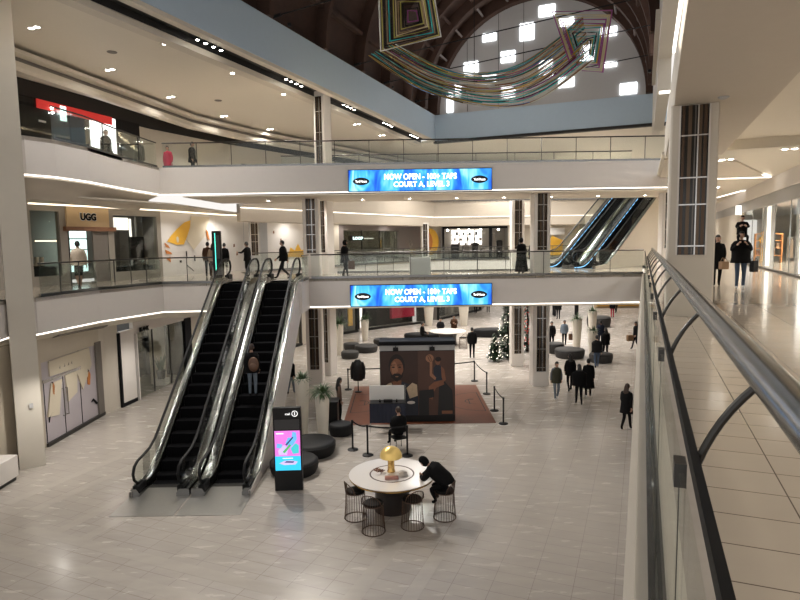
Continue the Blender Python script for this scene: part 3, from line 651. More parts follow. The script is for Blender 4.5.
planter(10.85, 35.9, 1.9, .30, 'cream planter with low green plant, left of the right hand trio', seed=9, pl=.5)
planter(11.25, 34.2, 1.45, .28, 'shorter cream planter at the front of the right hand trio', seed=10, pl=.4)
planter(12.55, 38.2, 2.1, .28, 'cream planter at the back of the right hand trio', seed=11, pl=.45)

# ------------------------------------------------------------------ far round table
t = thing('communal_table', 'distant round white table with seated people by the long poufs', 'table', (3.1, 38.3, 0))
b = MB(); b.lathe([(1.18, .88), (1.2, .92)], seg=40); b.build('tabletop', 'white_gloss', t)
b = MB(); b.lathe([(.62, 0), (.55, .4), (.62, .88)], seg=28); b.build('drum', 'table_drum', t, smooth=True)
make_stool((3.95, 36.9, 0), math.atan2(1.4, -.85)-PI/2, 'empty bronze wire stool at the distant round table')

# ------------------------------------------------------------------ stanchions
def stanchion(x, y, label, to=None, sag=.06):
    t = thing('stanchion', label, 'stanchion', (x, y, 0), 0, 'black belt stanchions')
    b = MB(); b.lathe([(.175, 0), (.175, .02), (.14, .04), (.03, .05)], seg=28); b.build('base', 'black_metal', t, smooth=True)
    b = MB(); b.lathe([(.03, .045), (.03, .92)], seg=14); b.build('pole', 'black_metal', t, smooth=True)
    b = MB(); b.lathe([(.036, .90), (.038, .92), (.038, .99), (.03, 1.0)], seg=14); b.build('belt_head', 'black_plastic', t, smooth=True)
    if to:
        d = Vector((to[0]-x, to[1]-y, 0)); L = d.length; d.normalize(); b = MB(); prev = None; nn = Vector((-d.y, d.x, 0))*.004
        for k in range(11):
            f = k/10; p = d*(.04+(L-.08)*f)+Vector((0, 0, .955-sag*4*f*(1-f)))
            cur = [p-nn+Vector((0, 0, -.025)), p+nn+Vector((0, 0, -.025)), p+nn+Vector((0, 0, .025)), p-nn+Vector((0, 0, .025))]
            if prev: b.loft([prev, cur])
            prev = cur
        b.build('belt', 'black_rubber', t)
stanchion(-1.62, 18.78, 'black stanchion left of the three behind the round table', (-1.1, 18.25))
stanchion(-1.1, 18.25, 'black stanchion below the left side of the navy draped table', (.16, 18.15), .05)
stanchion(.16, 18.15, 'black stanchion right next to the seated person in black')
stanchion(-2.45, 26.75, 'black stanchion at the back left corner of the orange mat', (3.55, 28.05), .08)
stanchion(3.55, 28.05, 'black stanchion at the back right corner of the orange mat', (3.78, 25.6))
stanchion(3.78, 25.6, 'black stanchion halfway along the right side of the orange mat')
stanchion(3.70, 23.0, 'black stanchion near the front right side of the orange mat', (3.76, 21.3))
stanchion(3.76, 21.3, 'front right stanchion at the corner of the orange mat')

# ------------------------------------------------------------------ orange mat, poster wall, tables
t = thing('court_mat', 'orange basketball court mat with dark half circle markings', 'mat', (.65, 24.4, 0))
b = MB(); b.box(-2.85, 2.86, -3.0, 2.9, .003, .012); b.build('mat_surface', 'mat_orange', t)
for s in (-1, 1):
    def ring(r, w=.045, a0=-PI/2, a1=PI/2, cx=0):
        o = MB(); prev = None
        for k in range(25):
            a = a0+(a1-a0)*k/24; c = Vector((s*(2.72-cx-r*math.cos(a)), r*math.sin(a), .0135)); e = Vector((s*(2.72-cx-(r-w)*math.cos(a)), (r-w)*math.sin(a), .0135))
            if prev: o.face([prev[0], c, e, prev[1]])
            prev = (c, e)
        return o
    ring(1.45).build('court_arc', 'mat_line', t); ring(.42, .04, cx=.28).build('court_arc', 'mat_line', t)
    o = MB(); o.box(s*2.70-.02, s*2.70+.02, -1.45, 1.45, .012, .0135); o.box(s*2.2-.02, s*2.2+.02, -.4, .3, .012, .0135); o.box(s*2.3-.14, s*2.3+.12, .28, .34, .012, .0135); o.build('court_line', 'mat_line', t)
PX, PY = .61, 21.65
mat('ad_brown', (.038, .015, .010), .45, noise=.25, nscale=1.2); mat('ad_brown_light', (.072, .030, .020), .45, noise=.3, nscale=1.5); mat('ad_skin', (.20, .078, .04), .5, noise=.3, nscale=5); mat('ad_skin_light', (.31, .145, .08), .5, noise=.2, nscale=6); mat('ad_hair', (.010, .006, .005), .6); mat('ad_cream', (.50, .38, .26), .5, noise=.3, nscale=8); mat('ad_black', (.006, .006, .008), .5); mat('ad_navy', (.012, .016, .03), .5)
t = thing('poster_wall', 'free standing poster wall showing a bearded man and a basketball player', 'display', (PX, PY, .014))
b = MB(); b.cbox(-1.4, 1.4, 0, .75, 0, 2.72, .02); b.build('body', 'black_plastic', t)
b = MB(); b.box(-1.4, 1.4, -.02, .75, 2.72, 2.93); b.build('header_strip', 'grey_paint', t)
b = MB(); b.cbox(-1.42, 1.42, -.10, .78, 2.93, 3.08, .02); b.build('top_cap', 'ink', t)
for x in (-.8, .55):
    b = MB(); b.cbox(x-.1, x+.1, -.16, -.02, 2.74, 2.86, .02); b.tube([(x, -.02, 2.9), (x, -.2, 2.92), (x, -.22, 2.84)], .014, 6); b.build('poster_light', 'black_metal', t)
def ell(cx, cz, rx, rz_, n=20, tilt=0):
    return [(cx+rx*math.cos(a)*math.cos(tilt)-rz_*math.sin(a)*math.sin(tilt), cz+rx*math.cos(a)*math.sin(tilt)+rz_*math.sin(a)*math.cos(tilt)) for a in [k*2*PI/n for k in range(n)]]
art = flat('portrait_print', 'ad_brown', [(-1.38, .25), (.02, .25), (.02, 2.70), (-1.38, 2.70)], -.004, t)
yy = [-.005]
def lay(m, pts, parent, nm='print_shape'):
    yy[0] -= .0006; return flat(nm, m, pts, yy[0], parent)
lay('ad_navy', [(-1.25, .9), (-.9, 1.5), (-.55, 1.55), (-.1, 1.35), (.02, .9), (.02, .25), (-1.1, .25)], art)
lay('ad_cream', [(-1.38, .95), (-1.36, 1.28), (-1.1, 1.48), (-.98, 1.52), (-.82, 1.1), (-.85, .8), (-1.2, .7)], art)
lay('ad_cream', [(-.42, 1.30), (-.2, 1.5), (-.02, 1.42), (.0, 1.0), (-.3, .9)], art)
lay('ad_skin', [(-.95, 1.55), (-.6, 1.6), (-.62, 1.25), (-.85, 1.15)], art)
lay('ad_hair', ell(-.77, 2.15, .30, .44), art)
lay('ad_skin', ell(-.77, 2.02, .245, .40), art)
lay('ad_skin_light', ell(-.86, 2.06, .10, .26), art)
lay('ad_hair', [(-1.03, 2.0), (-.98, 1.72), (-.77, 1.54), (-.56, 1.72), (-.51, 2.0), (-.6, 1.8), (-.68, 1.86), (-.86, 1.86), (-.94, 1.8)], art)
lay('ad_skin_light', [(-.83, 1.755), (-.71, 1.755), (-.73, 1.725), (-.81, 1.725)], art)
for q in (-.90, -.66): lay('ad_hair', ell(q, 2.10, .06, .028), art); lay('ad_hair', [(q-.09, 2.165), (q+.08, 2.18), (q+.08, 2.20), (q-.09, 2.19)], art)
lay('ad_skin_light', [(-.79, 2.1), (-.75, 2.1), (-.72, 1.93), (-.82, 1.93)], art)
art = flat('player_print', 'ad_brown_light', [(.02, .25), (1.38, .25), (1.38, 2.70), (.02, 2.70)], -.004, t)
lay('ad_black', [(.75, .25), (.8, 1.35), (1.0, 1.55), (1.3, 1.2), (1.36, .25)], art)
lay('ad_skin', [(.40, .9), (.42, 1.35), (.62, 1.52), (.95, 1.6), (1.0, 1.42), (.7, 1.3), (.58, 1.1), (.56, .85)], art)
lay('ad_navy', [(.62, 1.55), (.60, 2.05), (.72, 2.2), (.92, 2.1), (1.02, 1.6)], art)
lay('ad_skin_light', [(.46, 2.28), (.56, 2.3), (.55, 1.85), (.70, 1.68), (.66, 1.58), (.46, 1.76)], art)
lay('ad_skin', [(.88, 2.12), (1.0, 2.0), (1.06, 1.6), (.96, 1.5), (.9, 1.7)], art)
lay('ad_skin', ell(.76, 2.30, .095, .14), art); lay('ad_hair', ell(.78, 2.38, .11, .09), art)
lay('ad_skin_light', ell(.46, 2.42, .15, .15), art); lay('ad_hair', ell(.46, 2.42, .05, .145, tilt=.4), art); lay('ad_skin_light', ell(.46, 2.42, .03, .135, tilt=.4), art)
lay('ad_black', [(.04, .25), (.06, 1.2), (.6, 1.25), (.62, .95), (.42, .9), (.42, .25)], art); lay('paper', ell(-.25, .75, .15, .06), art); lay('ad_skin', [(.9, .3), (1.3, .3), (1.3, .42), (.9, .42)], art)

t = thing('draped_table', 'table with navy cloth front and white backboard beside the poster wall', 'table', (-.5, 20.7, 0))
b = MB(); b.cbox(-.64, .64, -.25, .3, 1.02, 1.07, .01); b.build('tabletop', 'black_plastic', t)
b = MB()
rings = [[(-.64+1.28*k/40, -.262-.010*math.sin(k*1.3), z) for k in range(41)] for z in (.36, .7, 1.06)]
b.loft(rings, False, False); b.build('navy_cloth', 'navy', t, smooth=True)
b = MB(); b.cbox(-.66, .60, .24, .27, 1.07, 1.60, .01); b.build('backboard', 'white_plastic', t)
for x in (-.63, .63):
    for y in (-.2, .27): b = MB(); b.lathe([(.014, 0), (.014, 1.62 if y > 0 else 1.03)], (x, y, 0), 8); b.build('leg', 'steel', t)
for x, w, h, l in ((-.17, .05, .09, 'small dark bottle, left of the dark box on the navy table'), (.12, .16, .10, 'small dark box on the navy draped table'), (.43, .05, .09, 'small dark bottle, right of the dark box on the navy table')):
    b = MB()
    if w > .1: b.cbox(-w, w, -.05, .05, 0, h, .01)
    else: b.lathe([(.035, 0), (.04, .02), (.04, .06), (.018, .08), (.018, .11)], seg=14)
    o = b.build('goods_box' if w > .1 else 'bottle', 'shop_dark', loc=(-.5+x-.1, 20.6, 1.074), smooth=w < .1); tag(o, l, 'box' if w > .1 else 'bottle')
t = thing('counter', 'black counter left of the orange mat beside the woman', 'counter', (-2.62, 21.1, 0))
b = MB(); b.cbox(-.33, .30, -.3, .3, 0, 1.02, .02); b.build('body', 'black_plastic', t)
b = MB(); b.cbox(-.36, .33, -.33, .33, 1.02, 1.06, .01); b.build('top', 'black_metal', t)
mat('leather', (.014, .014, .015), .38, noise=.2)
t = thing('jacket_display', 'black quilted jacket on a stand at the back of the orange mat', 'jacket', (-1.95, 26.2, .013))
b = MB(); b.lathe([(.16, .012), (.16, .03), (.03, .05)], seg=20); b.lathe([(.018, .04), (.018, 1.4)], seg=8); b.build('stand', 'black_metal', t)
b = MB(); rings = []
for z, rx, ry in ((.55, .22, .17), (.62, .24, .19), (.72, .23, .18), (.80, .25, .2), (.9, .23, .18), (1.0, .25, .2), (1.1, .23, .18), (1.2, .25, .19), (1.32, .22, .17), (1.42, .17, .12), (1.5, .10, .09)):
    rings.append([(rx*math.cos(k*PI/10), ry*math.sin(k*PI/10), z) for k in range(20)])
b.loft(rings); b.build('jacket_body', 'leather', t, smooth=True)
for s in (-1, 1):
    b = MB(); b.tube([(s*.17, 0, 1.38), (s*.25, .0, 1.15), (s*.27, .0, .88), (s*.25, -.04, .62)], [.09, .09, .08, .065], 12); b.build('sleeve', 'leather', t, smooth=True)
# white block by the left pillar
t = thing('bench', 'white block bench with dark toe kick at the left edge of the court', 'bench', (-12.0, 15.2, 0))
b = MB(); b.cbox(-.02, .75, -2.2, 1.55, .12, .74, .015); b.build('block', 'white_paint', t)
b = MB(); b.box(.02, .69, -2.1, 1.5, 0, .12); b.build('toe_kick', 'dark_steel', t)
b = MB(); b.cbox(.1, .45, -.55, .75, .74, .765, .01); b.build('dark_inset', 'black_plastic', t)
# white box against the bridge railing
t = thing('wall_box', 'white rectangular box standing behind the bridge railing', 'box', (.92, 26.4, L2))
b = MB(); b.cbox(-.47, .47, -.15, .15, 0, .86, .015); b.build('body', 'white_plastic', t)
t = thing('totem', 'tall black digital totem with a teal light line on the left walkway', 'totem', (-8.62, 28.0, L2), -.1)
b = MB(); b.cbox(-.20, .22, -.08, .08, 0, 2.2, .015); b.build('body', 'black_plastic', t)
b = MB(); b.box(-.06, -.02, -.086, -.08, .3, 2.1); b.build('light_line', 'teal_light', t)
b = MB(); b.box(.02, .18, -.084, -.08, .9, 2.0); b.build('screen', 'dim_panel', t)

# ------------------------------------------------------------------ christmas trees
mat('bauble_white', (.9, .9, .8), .3, emit=1.2, ecol=(1, .93, .75)); mat('bauble_red', (.6, .04, .03), .3, emit=.25)
def xmas(x, y, h, r, label, baub='bauble_white', seed=2, n=1500, dots=70):
    t = thing('christmas_tree', label, 'tree', (x, y, 0), 0); q = random.Random(seed)
    b = MB(); b.lathe([(.09, 0), (.02, h*.95)], seg=10); b.build('trunk', 'wood_dark', t)
    b = MB()
    for k in range(n):
        f = 1-math.sqrt(q.random()); z = .15+f*(h-.2); rr = r*(1-f)**.9*(.80+.2*math.sin(z*9)); a = q.uniform(0, 2*PI)
        p = Vector((rr*q.uniform(.45, 1)*math.cos(a), rr*q.uniform(.45, 1)*math.sin(a), z)); d = Vector((math.cos(a), math.sin(a), q.uniform(-.5, .25)))*q.uniform(.1, .2); s = Vector((-math.sin(a), math.cos(a), q.uniform(-.3, .3)))*q.uniform(.035, .06)
        b.face([p-d*.5, p+s, p+d, p-s])
    b.build('needles', 'leaf_dark', t)
    b = MB()
    for k in range(dots):
        f = 1-math.sqrt(q.random()); z = .2+f*(h-.25); rr = r*(1-f)**.9+.03; a = q.uniform(-PI, 0); b.ball((rr*math.cos(a), rr*math.sin(a), z), q.uniform(.018, .036), 6, 4)
    o = b.build('bauble_lights', baub, t); o['kind'] = 'stuff'
xmas(6.2, 33.7, 4.6, .76, 'tall dark green Christmas tree with white lights left of the rear column', seed=2, n=2600, dots=70)
xmas(5.28, 32.8, 1.65, .44, 'small Christmas tree beside the tall one', seed=5, n=1000, dots=30)
xmas(7.75, 35.6, 4.2, .75, 'Christmas tree with red decorations seen between the two columns', 'bauble_red', seed=8, n=1300, dots=160)
# ------------------------------------------------------------------ people
SKINS = {'light': (.42, .25, .18), 'tan': (.30, .17, .11), 'dark': (.12, .06, .04)}
for k, c in SKINS.items(): mat('skin_'+k, c, .5)
mat('eye_dark', (.01, .008, .008), .3); mat('lip', (.25, .08, .07), .5)
mat('hair_black', (.008, .007, .007), .5, noise=.3, nscale=40); mat('hair_brown', (.035, .017, .010), .5, noise=.3, nscale=40)
CL = {'black': (.0045, .0045, .005), 'coal': (.014, .014, .016), 'navyc': (.012, .016, .03), 'grey': (.12, .13, .15), 'denim': (.06, .085, .13), 'pale_denim': (.14, .17, .21), 'cream': (.55, .47, .38),
      'beige': (.36, .27, .20), 'brown': (.07, .035, .02), 'red': (.36, .02, .05), 'olive': (.05, .05, .035), 'green': (.03, .16, .07), 'white': (.6, .6, .6), 'greyblue': (.16, .20, .25), 'legs': (.40, .25, .18), 'pattern': (.14, .09, .07)}
for k, c in CL.items(): mat('cloth_'+k, c, .85, noise=.25, nscale=18, spec=.15)

def base_joints():
    return {'pel': [0, 0, .93, .135, .10], 'belly': [0, .005, 1.06, .130, .098], 'chest': [0, .0, 1.22, .148, .108], 'uch': [0, -.01, 1.36, .115, .09], 'neckb': [0, -.01, 1.45, .062, .06], 'neck': [0, .005, 1.51, .05, .052], 'headc': [0, .02, 1.58, .05, .055],
            'shL': [-.165, -.01, 1.385, .062, .062], 'elL': [-.225, -.035, 1.12, .047, .047], 'wrL': [-.225, .04, .875, .033, .033],
            'shR': [.165, -.01, 1.385, .062, .062], 'elR': [.225, -.035, 1.12, .047, .047], 'wrR': [.225, .04, .875, .033, .033],
            'hipL': [-.088, 0, .86, .092, .092], 'knL': [-.092, .02, .49, .062, .062], 'anL': [-.094, -.02, .09, .045, .045], 'toL': [-.105, .115, .042, .042, .036],
            'hipR': [.088, 0, .86, .092, .092], 'knR': [.092, .02, .49, .062, .062], 'anR': [.094, -.02, .09, .045, .045], 'toR': [.105, .115, .042, .042, .036]}
EDGES = [('pel', 'belly', 't'), ('belly', 'chest', 't'), ('chest', 'uch', 't'), ('uch', 'neckb', 't'), ('neckb', 'neck', 's'), ('neck', 'headc', 's')]
for q in 'LR': EDGES += [('uch', 'sh'+q, 't'), ('sh'+q, 'el'+q, 't'), ('el'+q, 'wr'+q, 't'), ('pel', 'hip'+q, 'b'), ('hip'+q, 'kn'+q, 'b'), ('kn'+q, 'an'+q, 'c'), ('an'+q, 'to'+q, 'f')]
UPPER = ['belly', 'chest', 'uch', 'neckb', 'neck', 'headc', 'shL', 'elL', 'wrL', 'shR', 'elR', 'wrR']
def pose_joints(pose, st=1.0, lean=0, flip=False, over=None):
    J = base_joints()
    def S(n, *p): J[n][0:3] = p
    if pose == 'walk':
        S('knR', .09, .13*st, .50); S('anR', .09, .25*st, .10); S('toR', .10, .37*st, .075)
        S('knL', -.09, .03, .48); S('anL', -.09, -.25*st, .14+.02*st); S('toL', -.10, -.15*st, .045)
        S('elL', -.22, .03, 1.12); S('wrL', -.20, .20*st, .92); S('elR', .22, -.10*st, 1.13); S('wrR', .23, -.12*st, .88)
    if pose == 'phone' or pose == 'hold':
        S('elR', .23, .0, 1.13); S('wrR', .09, .22, 1.20); S('elL', -.23, .0, 1.13); S('wrL', -.10, .21, 1.14)
    if pose == 'reach':
        S('elL', -.22, .18, 1.20); S('wrL', -.18, .40, 1.22)
    if pose == 'carry':
        S('elR', .24, .05, 1.16); S('wrR', .13, .20, 1.34); S('elL', -.24, .05, 1.16); S('wrL', -.13, .20, 1.34)
        S('knR', .09, .10, .50); S('anR', .10, .12, .09); S('toR', .11, .25, .06); S('anL', -.10, -.14, .11); S('toL', -.11, -.02, .045)
    if pose == 'sit':
        dz = -.36
        for n in UPPER+['pel', 'hipL', 'hipR']: J[n][2] += dz
        for s, q in ((-1, 'L'), (1, 'R')):
            S('kn'+q, s*.12, .42, .50); S('an'+q, s*.12, .44, .10); S('to'+q, s*.13, .57, .045); S('wr'+q, s*.13, .30, .66); S('el'+q, s*.25, .05, .80)
    if pose == 'ride':
        dz = -.36
        for n in UPPER+['pel', 'hipL', 'hipR']: J[n][2] += dz
        for s, q in ((-1, 'L'), (1, 'R')):
            S('hip'+q, s*.11, .06, .50); S('kn'+q, s*.19, .30, .46); S('an'+q, s*.15, .40, .10); S('to'+q, s*.16, .50, .04); S('el'+q, s*.24, .10, .86); S('wr'+q, s*.12, .30, .92)
    if lean:
        a = lean; py, pz = J['pel'][1], J['pel'][2]
        for n in UPPER:
            y, z = J[n][1]-py, J[n][2]-pz; J[n][1] = py+y*math.cos(a)+z*math.sin(a); J[n][2] = pz-y*math.sin(a)+z*math.cos(a)
    if over:
        for n, p in over.items(): J[n][0:3] = p
    if flip:
        K = {}
        for n, v in J.items():
            m = n[:-1]+('R' if n[-1] == 'L' else 'L') if n[-1] in 'LR' else n
            K[m] = [-v[0]]+v[1:]
        J = K
    return J

def hand(b, wr, d, inward):
    d = d.normalized(); nrm = (inward-d*inward.dot(d)).normalized(); ac = d.cross(nrm).normalized()
    if ac.y < 0: ac = -ac
    rings = []
    for f, w, th in ((-.01, .026, .020), (.03, .036, .016), (.085, .040, .012)):
        c = wr+d*f; rings.append([tuple(c+ac*(w*math.cos(k*PI/4))+nrm*(th*math.sin(k*PI/4))) for k in range(8)])
    b.loft(rings)
    for o, L in ((-.030, .055), (-.010, .072), (.010, .078), (.030, .066)):
        p = wr+d*.08+ac*o; d1 = (d+nrm*.35).normalized(); d2 = (d+nrm*1.0).normalized()
        b.tube([tuple(p), tuple(p+d1*L*.5), tuple(p+d1*L*.5+d2*L*.5)], [.0095, .0088, .0068], 5)
    p = wr+d*.025+ac*.03; b.tube([tuple(p), tuple(p+(d*.6+ac*.8).normalized()*.035), tuple(p+(d*.6+ac*.8).normalized()*.035+(d+ac*.2+nrm*.3).normalized()*.03)], [.013, .0105, .008], 5)

def head(b, c, M):
    # one shaped shell: skull, jaw, brow, nose; then ears, eyes, lips (material slots: 0 skin, 4 dark, 5 lips)
    seg, ring = 16, 12; rings = []
    for i in range(ring+1):
        a = -PI/2+PI*i/ring; a = max(-PI/2+.1, min(PI/2-.1, a)); rg = []
        for k in range(seg):
            th = k*2*PI/seg; x = .076*math.cos(a)*math.cos(th); y = .094*math.cos(a)*math.sin(th); z = .117*math.sin(a)
            if z < -.02:
                f = (-.02-z)/.1; x *= 1-.32*f; y = y*(1-.18*f)+(.018*f if y > 0 else .03*f)
            if y > .06 and abs(x) < .03 and -.035 < z < .02: y += .016*(1-abs(x)/.03)*(1.2 if z < -.0 else .6)
            if y > .05 and .012 < z < .035: y += .003
            rg.append(tuple(M @ Vector((x, y, z))+c))
        rings.append(rg)
    b.loft(rings)
    for s in (-1, 1):
        b.ball(M @ Vector((s*.079, -.008, -.005))+c, (.012, .022, .034), 8, 6, M)
    b.cur = 4
    for s in (-1, 1):
        b.ball(M @ Vector((s*.030, .082, .008))+c, (.012, .008, .0065), 6, 4, M); b.ball(M @ Vector((s*.031, .083, .028))+c, (.018, .006, .004), 6, 4, M)
    b.cur = 5; b.ball(M @ Vector((0, .083, -.055))+c, (.022, .008, .007), 8, 4, M); b.cur = 0

PEOPLE = []
def person(label, loc, rz, h=1.72, pose='stand', top='black', bottom='black', shoe='black', skin='light', hair='short', hairc='black', coat=None, puff=1.0, hem=.84, calf=None, st=.8, lean=0, flip=False, tilt=0, turn=0, over=None, group=None, sleeve_fat=1.0, wide=1.0, hat=None, coatc=None, lift=0):
    PEOPLE.append(locals().copy())
def build_people():
    tmp = []
    for P in PEOPLE:
        J = pose_joints(P['pose'], P['st'], P['lean'], P['flip'], P['over']); P['J'] = J
        for n in ('shL', 'shR', 'elL', 'elR', 'wrL', 'wrR'):
            if n[:2] != 'wr': J[n][3] *= P['sleeve_fat']*(1.18 if P['coat'] else 1); J[n][4] *= P['sleeve_fat']*(1.18 if P['coat'] else 1)
        for n in ('belly', 'chest', 'pel', 'uch'): J[n][3] *= P['wide']
        names = list(J); idx = {n: i for i, n in enumerate(names)}
        me = bpy.data.meshes.new('body'); me.from_pydata([J[n][:3] for n in names], [(idx[a], idx[c]) for a, c, _ in EDGES], [])
        o = bpy.data.objects.new('tmp', me); C.objects.link(o)
        o.modifiers.new('s', 'SKIN'); sv = me.skin_vertices[0].data
        for n in names: sv[idx[n]].radius = (J[n][3], J[n][4]); sv[idx[n]].use_root = n == 'pel'
        m = o.modifiers.new('u', 'SUBSURF'); m.levels = 1; m.render_levels = 1
        tmp.append(o)
    dg = bpy.context.evaluated_depsgraph_get()
    for P, o in zip(PEOPLE, tmp):
        me0 = bpy.data.meshes.new_from_object(o.evaluated_get(dg), depsgraph=dg)
        make_person(P, me0)
        old = o.data; bpy.data.objects.remove(o); bpy.data.meshes.remove(old); bpy.data.meshes.remove(me0)
def make_person(P, me0):
    J = {n: Vector(v[:3]) for n, v in P['J'].items()}; rad = {n: (v[3]+v[4])/2 for n, v in P['J'].items()}
    b = MB(); vs = [v.co.copy() for v in me0.vertices]; fs = [tuple(p.vertices) for p in me0.polygons]
    b.v = [tuple(v) for v in vs]; b.f = fs; b.m = []
    slot = {'s': 0, 't': 1, 'b': 2, 'c': 2, 'f': 3}
    if P['calf']: slot['c'] = 6
    for f in fs:
        c = sum((vs[i] for i in f), Vector())/len(f); best = None
        for a, e, k in EDGES:
            A, B = J[a], J[e]; t = max(0, min(1, (c-A).dot(B-A)/max(1e-9, (B-A).length_squared))); d = (c-(A+(B-A)*t)).length-(rad[a]*(1-t)+rad[e]*t)
            if best is None or d < best[0]: best = (d, k)
        b.m.append(slot[best[1]])
    b.cur = 0
    up = (J['headc']-J['neckb']).normalized(); hc = J['headc']+Vector((0, .012, .035)) if P['lean'] < .3 else J['headc']+up*.04
    M = Matrix.Rotation(P['turn'], 3, 'Z') @ Matrix.Rotation(-P['tilt']-P['lean']*.6, 3, 'X')
    head(b, hc, M)
    for q, s in (('L', -1), ('R', 1)): hand(b, J['wr'+q], J['wr'+q]-J['el'+q], Vector((-s, .15, 0)))
    zmin = min(v[2] for v in b.v); k = P['h']/1.72
    off = 0 if P['pose'] == 'ride' else zmin
    ms = ['skin_'+P['skin'], 'cloth_'+P['top'], 'cloth_'+P['bottom'], 'cloth_'+P['shoe'], 'eye_dark', 'lip', 'cloth_'+(P['calf'] or 'black')]
    tr = lambda bb: [tuple((Vector(v)-Vector((0, 0, off)))*k) for v in bb.v]
    b.v = tr(b)
    x, y, z = P['loc']
    root = b.build('person', ms, smooth=True, ang=75, loc=(x, y, z+P['lift'])); root.rotation_euler.z = P['rz']
    tag(root, P['label'], 'person', P['group'])
    # hair, hat or hood
    hb = MB(); seg, ring = 16, 10; vs = []
    big = 1.07
    for i in range(ring+1):
        a = -PI/2+PI*i/ring; a = max(-PI/2+.1, min(PI/2-.1, a))
        for q in range(seg):
            th = q*2*PI/seg; vs.append(Vector((.081*big*math.cos(a)*math.cos(th), -.006+.100*big*math.cos(a)*math.sin(th), .008+.120*big*math.sin(a))))
    fs = []
    style = P['hat'] or P['hair']
    for i in range(ring):
        for q in range(seg):
            f = (i*seg+q, i*seg+(q+1) % seg, (i+1)*seg+(q+1) % seg, (i+1)*seg+q); c = sum((vs[w] for w in f), Vector())/4
            if style == 'beanie': keep = c.z > .03
            elif style == 'hood': keep = not (c.y > .05 and -.09 < c.z < .07) 
            else: keep = (c.z > .065) or (c.y < .025 and c.z > -.02) or (c.y < -.035 and c.z > -.075)
            if keep: fs.append(f)
    fs.append(tuple(range((ring)*seg, (ring+1)*seg)))
    sc = 1.12 if style == 'hood' else 1.0
    hb.raw([M @ (v*sc)+hc for v in vs], fs)
    if P['hair'] == 'long':
        rings = []
        for z, w, y0, th in ((.06, .07, -.06, .05), (-.05, .088, -.075, .05), (-.15, .10, -.10, .05), (-.27, .095, -.125, .045), (-.36, .07, -.125, .03)):
            rings.append([tuple(M @ Vector((w*math.cos(q*PI/6), y0+th*math.sin(q*PI/6), z))+hc) for q in range(12)])
        hb.loft(rings)
    if P['hair'] == 'bun': hb.ball(M @ Vector((0, -.09, .09))+hc, .045, 8, 6)
    hb.v = tr(hb)
    hm = 'hair_'+P['hairc'] if not P['hat'] else 'cloth_'+(P['coatc'] or P['top'])
    hb.build('hood' if style == 'hood' else ('beanie' if style == 'beanie' else 'hair'), hm, root, smooth=True, ang=80)
    if P['coat']:
        cb = MB(); rings = []; w = P['wide']*P['puff']*1.10; hem = P['hem']
        prof = [(1.475, .075, .072), (1.44, .105, .09), (1.40, .165, .112), (1.34, .198, .130), (1.22, .196, .138), (1.06, .186, .134), (.95, .192, .142)]
        zz = .95
        while zz-.12 > hem: zz -= .12; prof.append((zz, .192+(.95-zz)*.10, .142+(.95-zz)*.13))
        prof.append((hem, .194+(.95-hem)*.10, .144+(.95-hem)*.13)); prof.append((hem, .17+(.95-hem)*.10, .12+(.95-hem)*.13))
        lean = P['lean']; py, pz = J['pel'].y, J['pel'].z; dz = J['pel'].z-.93
        for i, (z, rx, ry) in enumerate(prof):
            pf = w*(1+(.03 if P['puff'] > 1.05 and i % 2 else 0)); rg = []
            for q in range(20):
                a = q*2*PI/20; vx = rx*pf*math.cos(a); vy = ry*pf*math.sin(a)-.003; vz = z+dz-pz
                if vz > 0: vy, vz = vy*math.cos(lean)+vz*math.sin(lean), -vy*math.sin(lean)+vz*math.cos(lean)
                rg.append((vx, py+vy, pz+vz))
            rings.append(rg)
        cb.loft(rings, cap=False); cb.v = tr(cb); cb.build('coat', 'cloth_'+(P['coatc'] or P['top']), root, smooth=True, ang=70)
    return root
def bag(label, loc, rz, w, h, d, m, name='shopping_bag'):
    t = thing(name, label, 'bag', loc, rz)
    b = MB(); b.loft([[(-w/2*s, -d/2*s, z), (w/2*s, -d/2*s, z), (w/2*s, d/2*s, z), (-w/2*s, d/2*s, z)] for s, z in ((.92, 0), (1, .05), (1, h*.8), (.97, h))]); b.build('body', m, t)
    b = MB()
    for y in (-d/2, d/2): b.tube(bez((-w*.25, y, h), (0, y*.5, h+w*.9), (w*.25, y, h), 8), .008, 5)
    b.build('handle', m, t)

F, A_, LFT, RGT = PI, 0, PI/2, -PI/2       # facing the viewer, away, to the left, to the right
# lower court
person('person in open grey jacket and pale jeans walking toward the viewer by the front column', (6.58, 24.55, 0), F+.1, 1.66, 'walk', 'grey', 'pale_denim', 'white', coat=1, hem=.80, hair='short', st=.5, coatc='olive')
person('person in black behind the puffer jacket, left of the long coat', (7.55, 25.9, 0), .1, 1.72, 'walk', 'black', 'black', 'coal', coat=1, hem=.78, hair='long', st=.5)
person('broad person in black puffer jacket with brown hem walking away', (7.30, 23.75, 0), -.1, 1.70, 'walk', 'black', 'black', 'black', coat=1, puff=1.32, hem=.86, hair='long', sleeve_fat=1.5, st=.45, wide=1.05, flip=True)
person('person in long black coat and white shoes, right side of the walking group', (8.03, 24.85, 0), -.25, 1.70, 'walk', 'black', 'black', 'white', coat=1, hem=.45, hair='bun', st=.4)
person('person in dark jacket with red scarf and jeans beyond the walking group', (10.35, 30.7, 0), 0, 1.75, 'walk', 'black', 'denim', 'black', coat=1, puff=1.15, hem=.86, st=.4, wide=1.1)
person('person in black beside the red scarf person', (11.65, 33.1, 0), .1, 1.78, 'walk', 'black', 'black', 'brown', coat=1, hem=.8, hair='long', st=.5, flip=True)
person('person in navy jacket with white stripe carrying a tan bag far off', (12.55, 36.6, 0), -.1, 1.72, 'walk', 'navyc', 'navyc', 'black', coat=1, puff=1.1, hem=.88, st=.5)
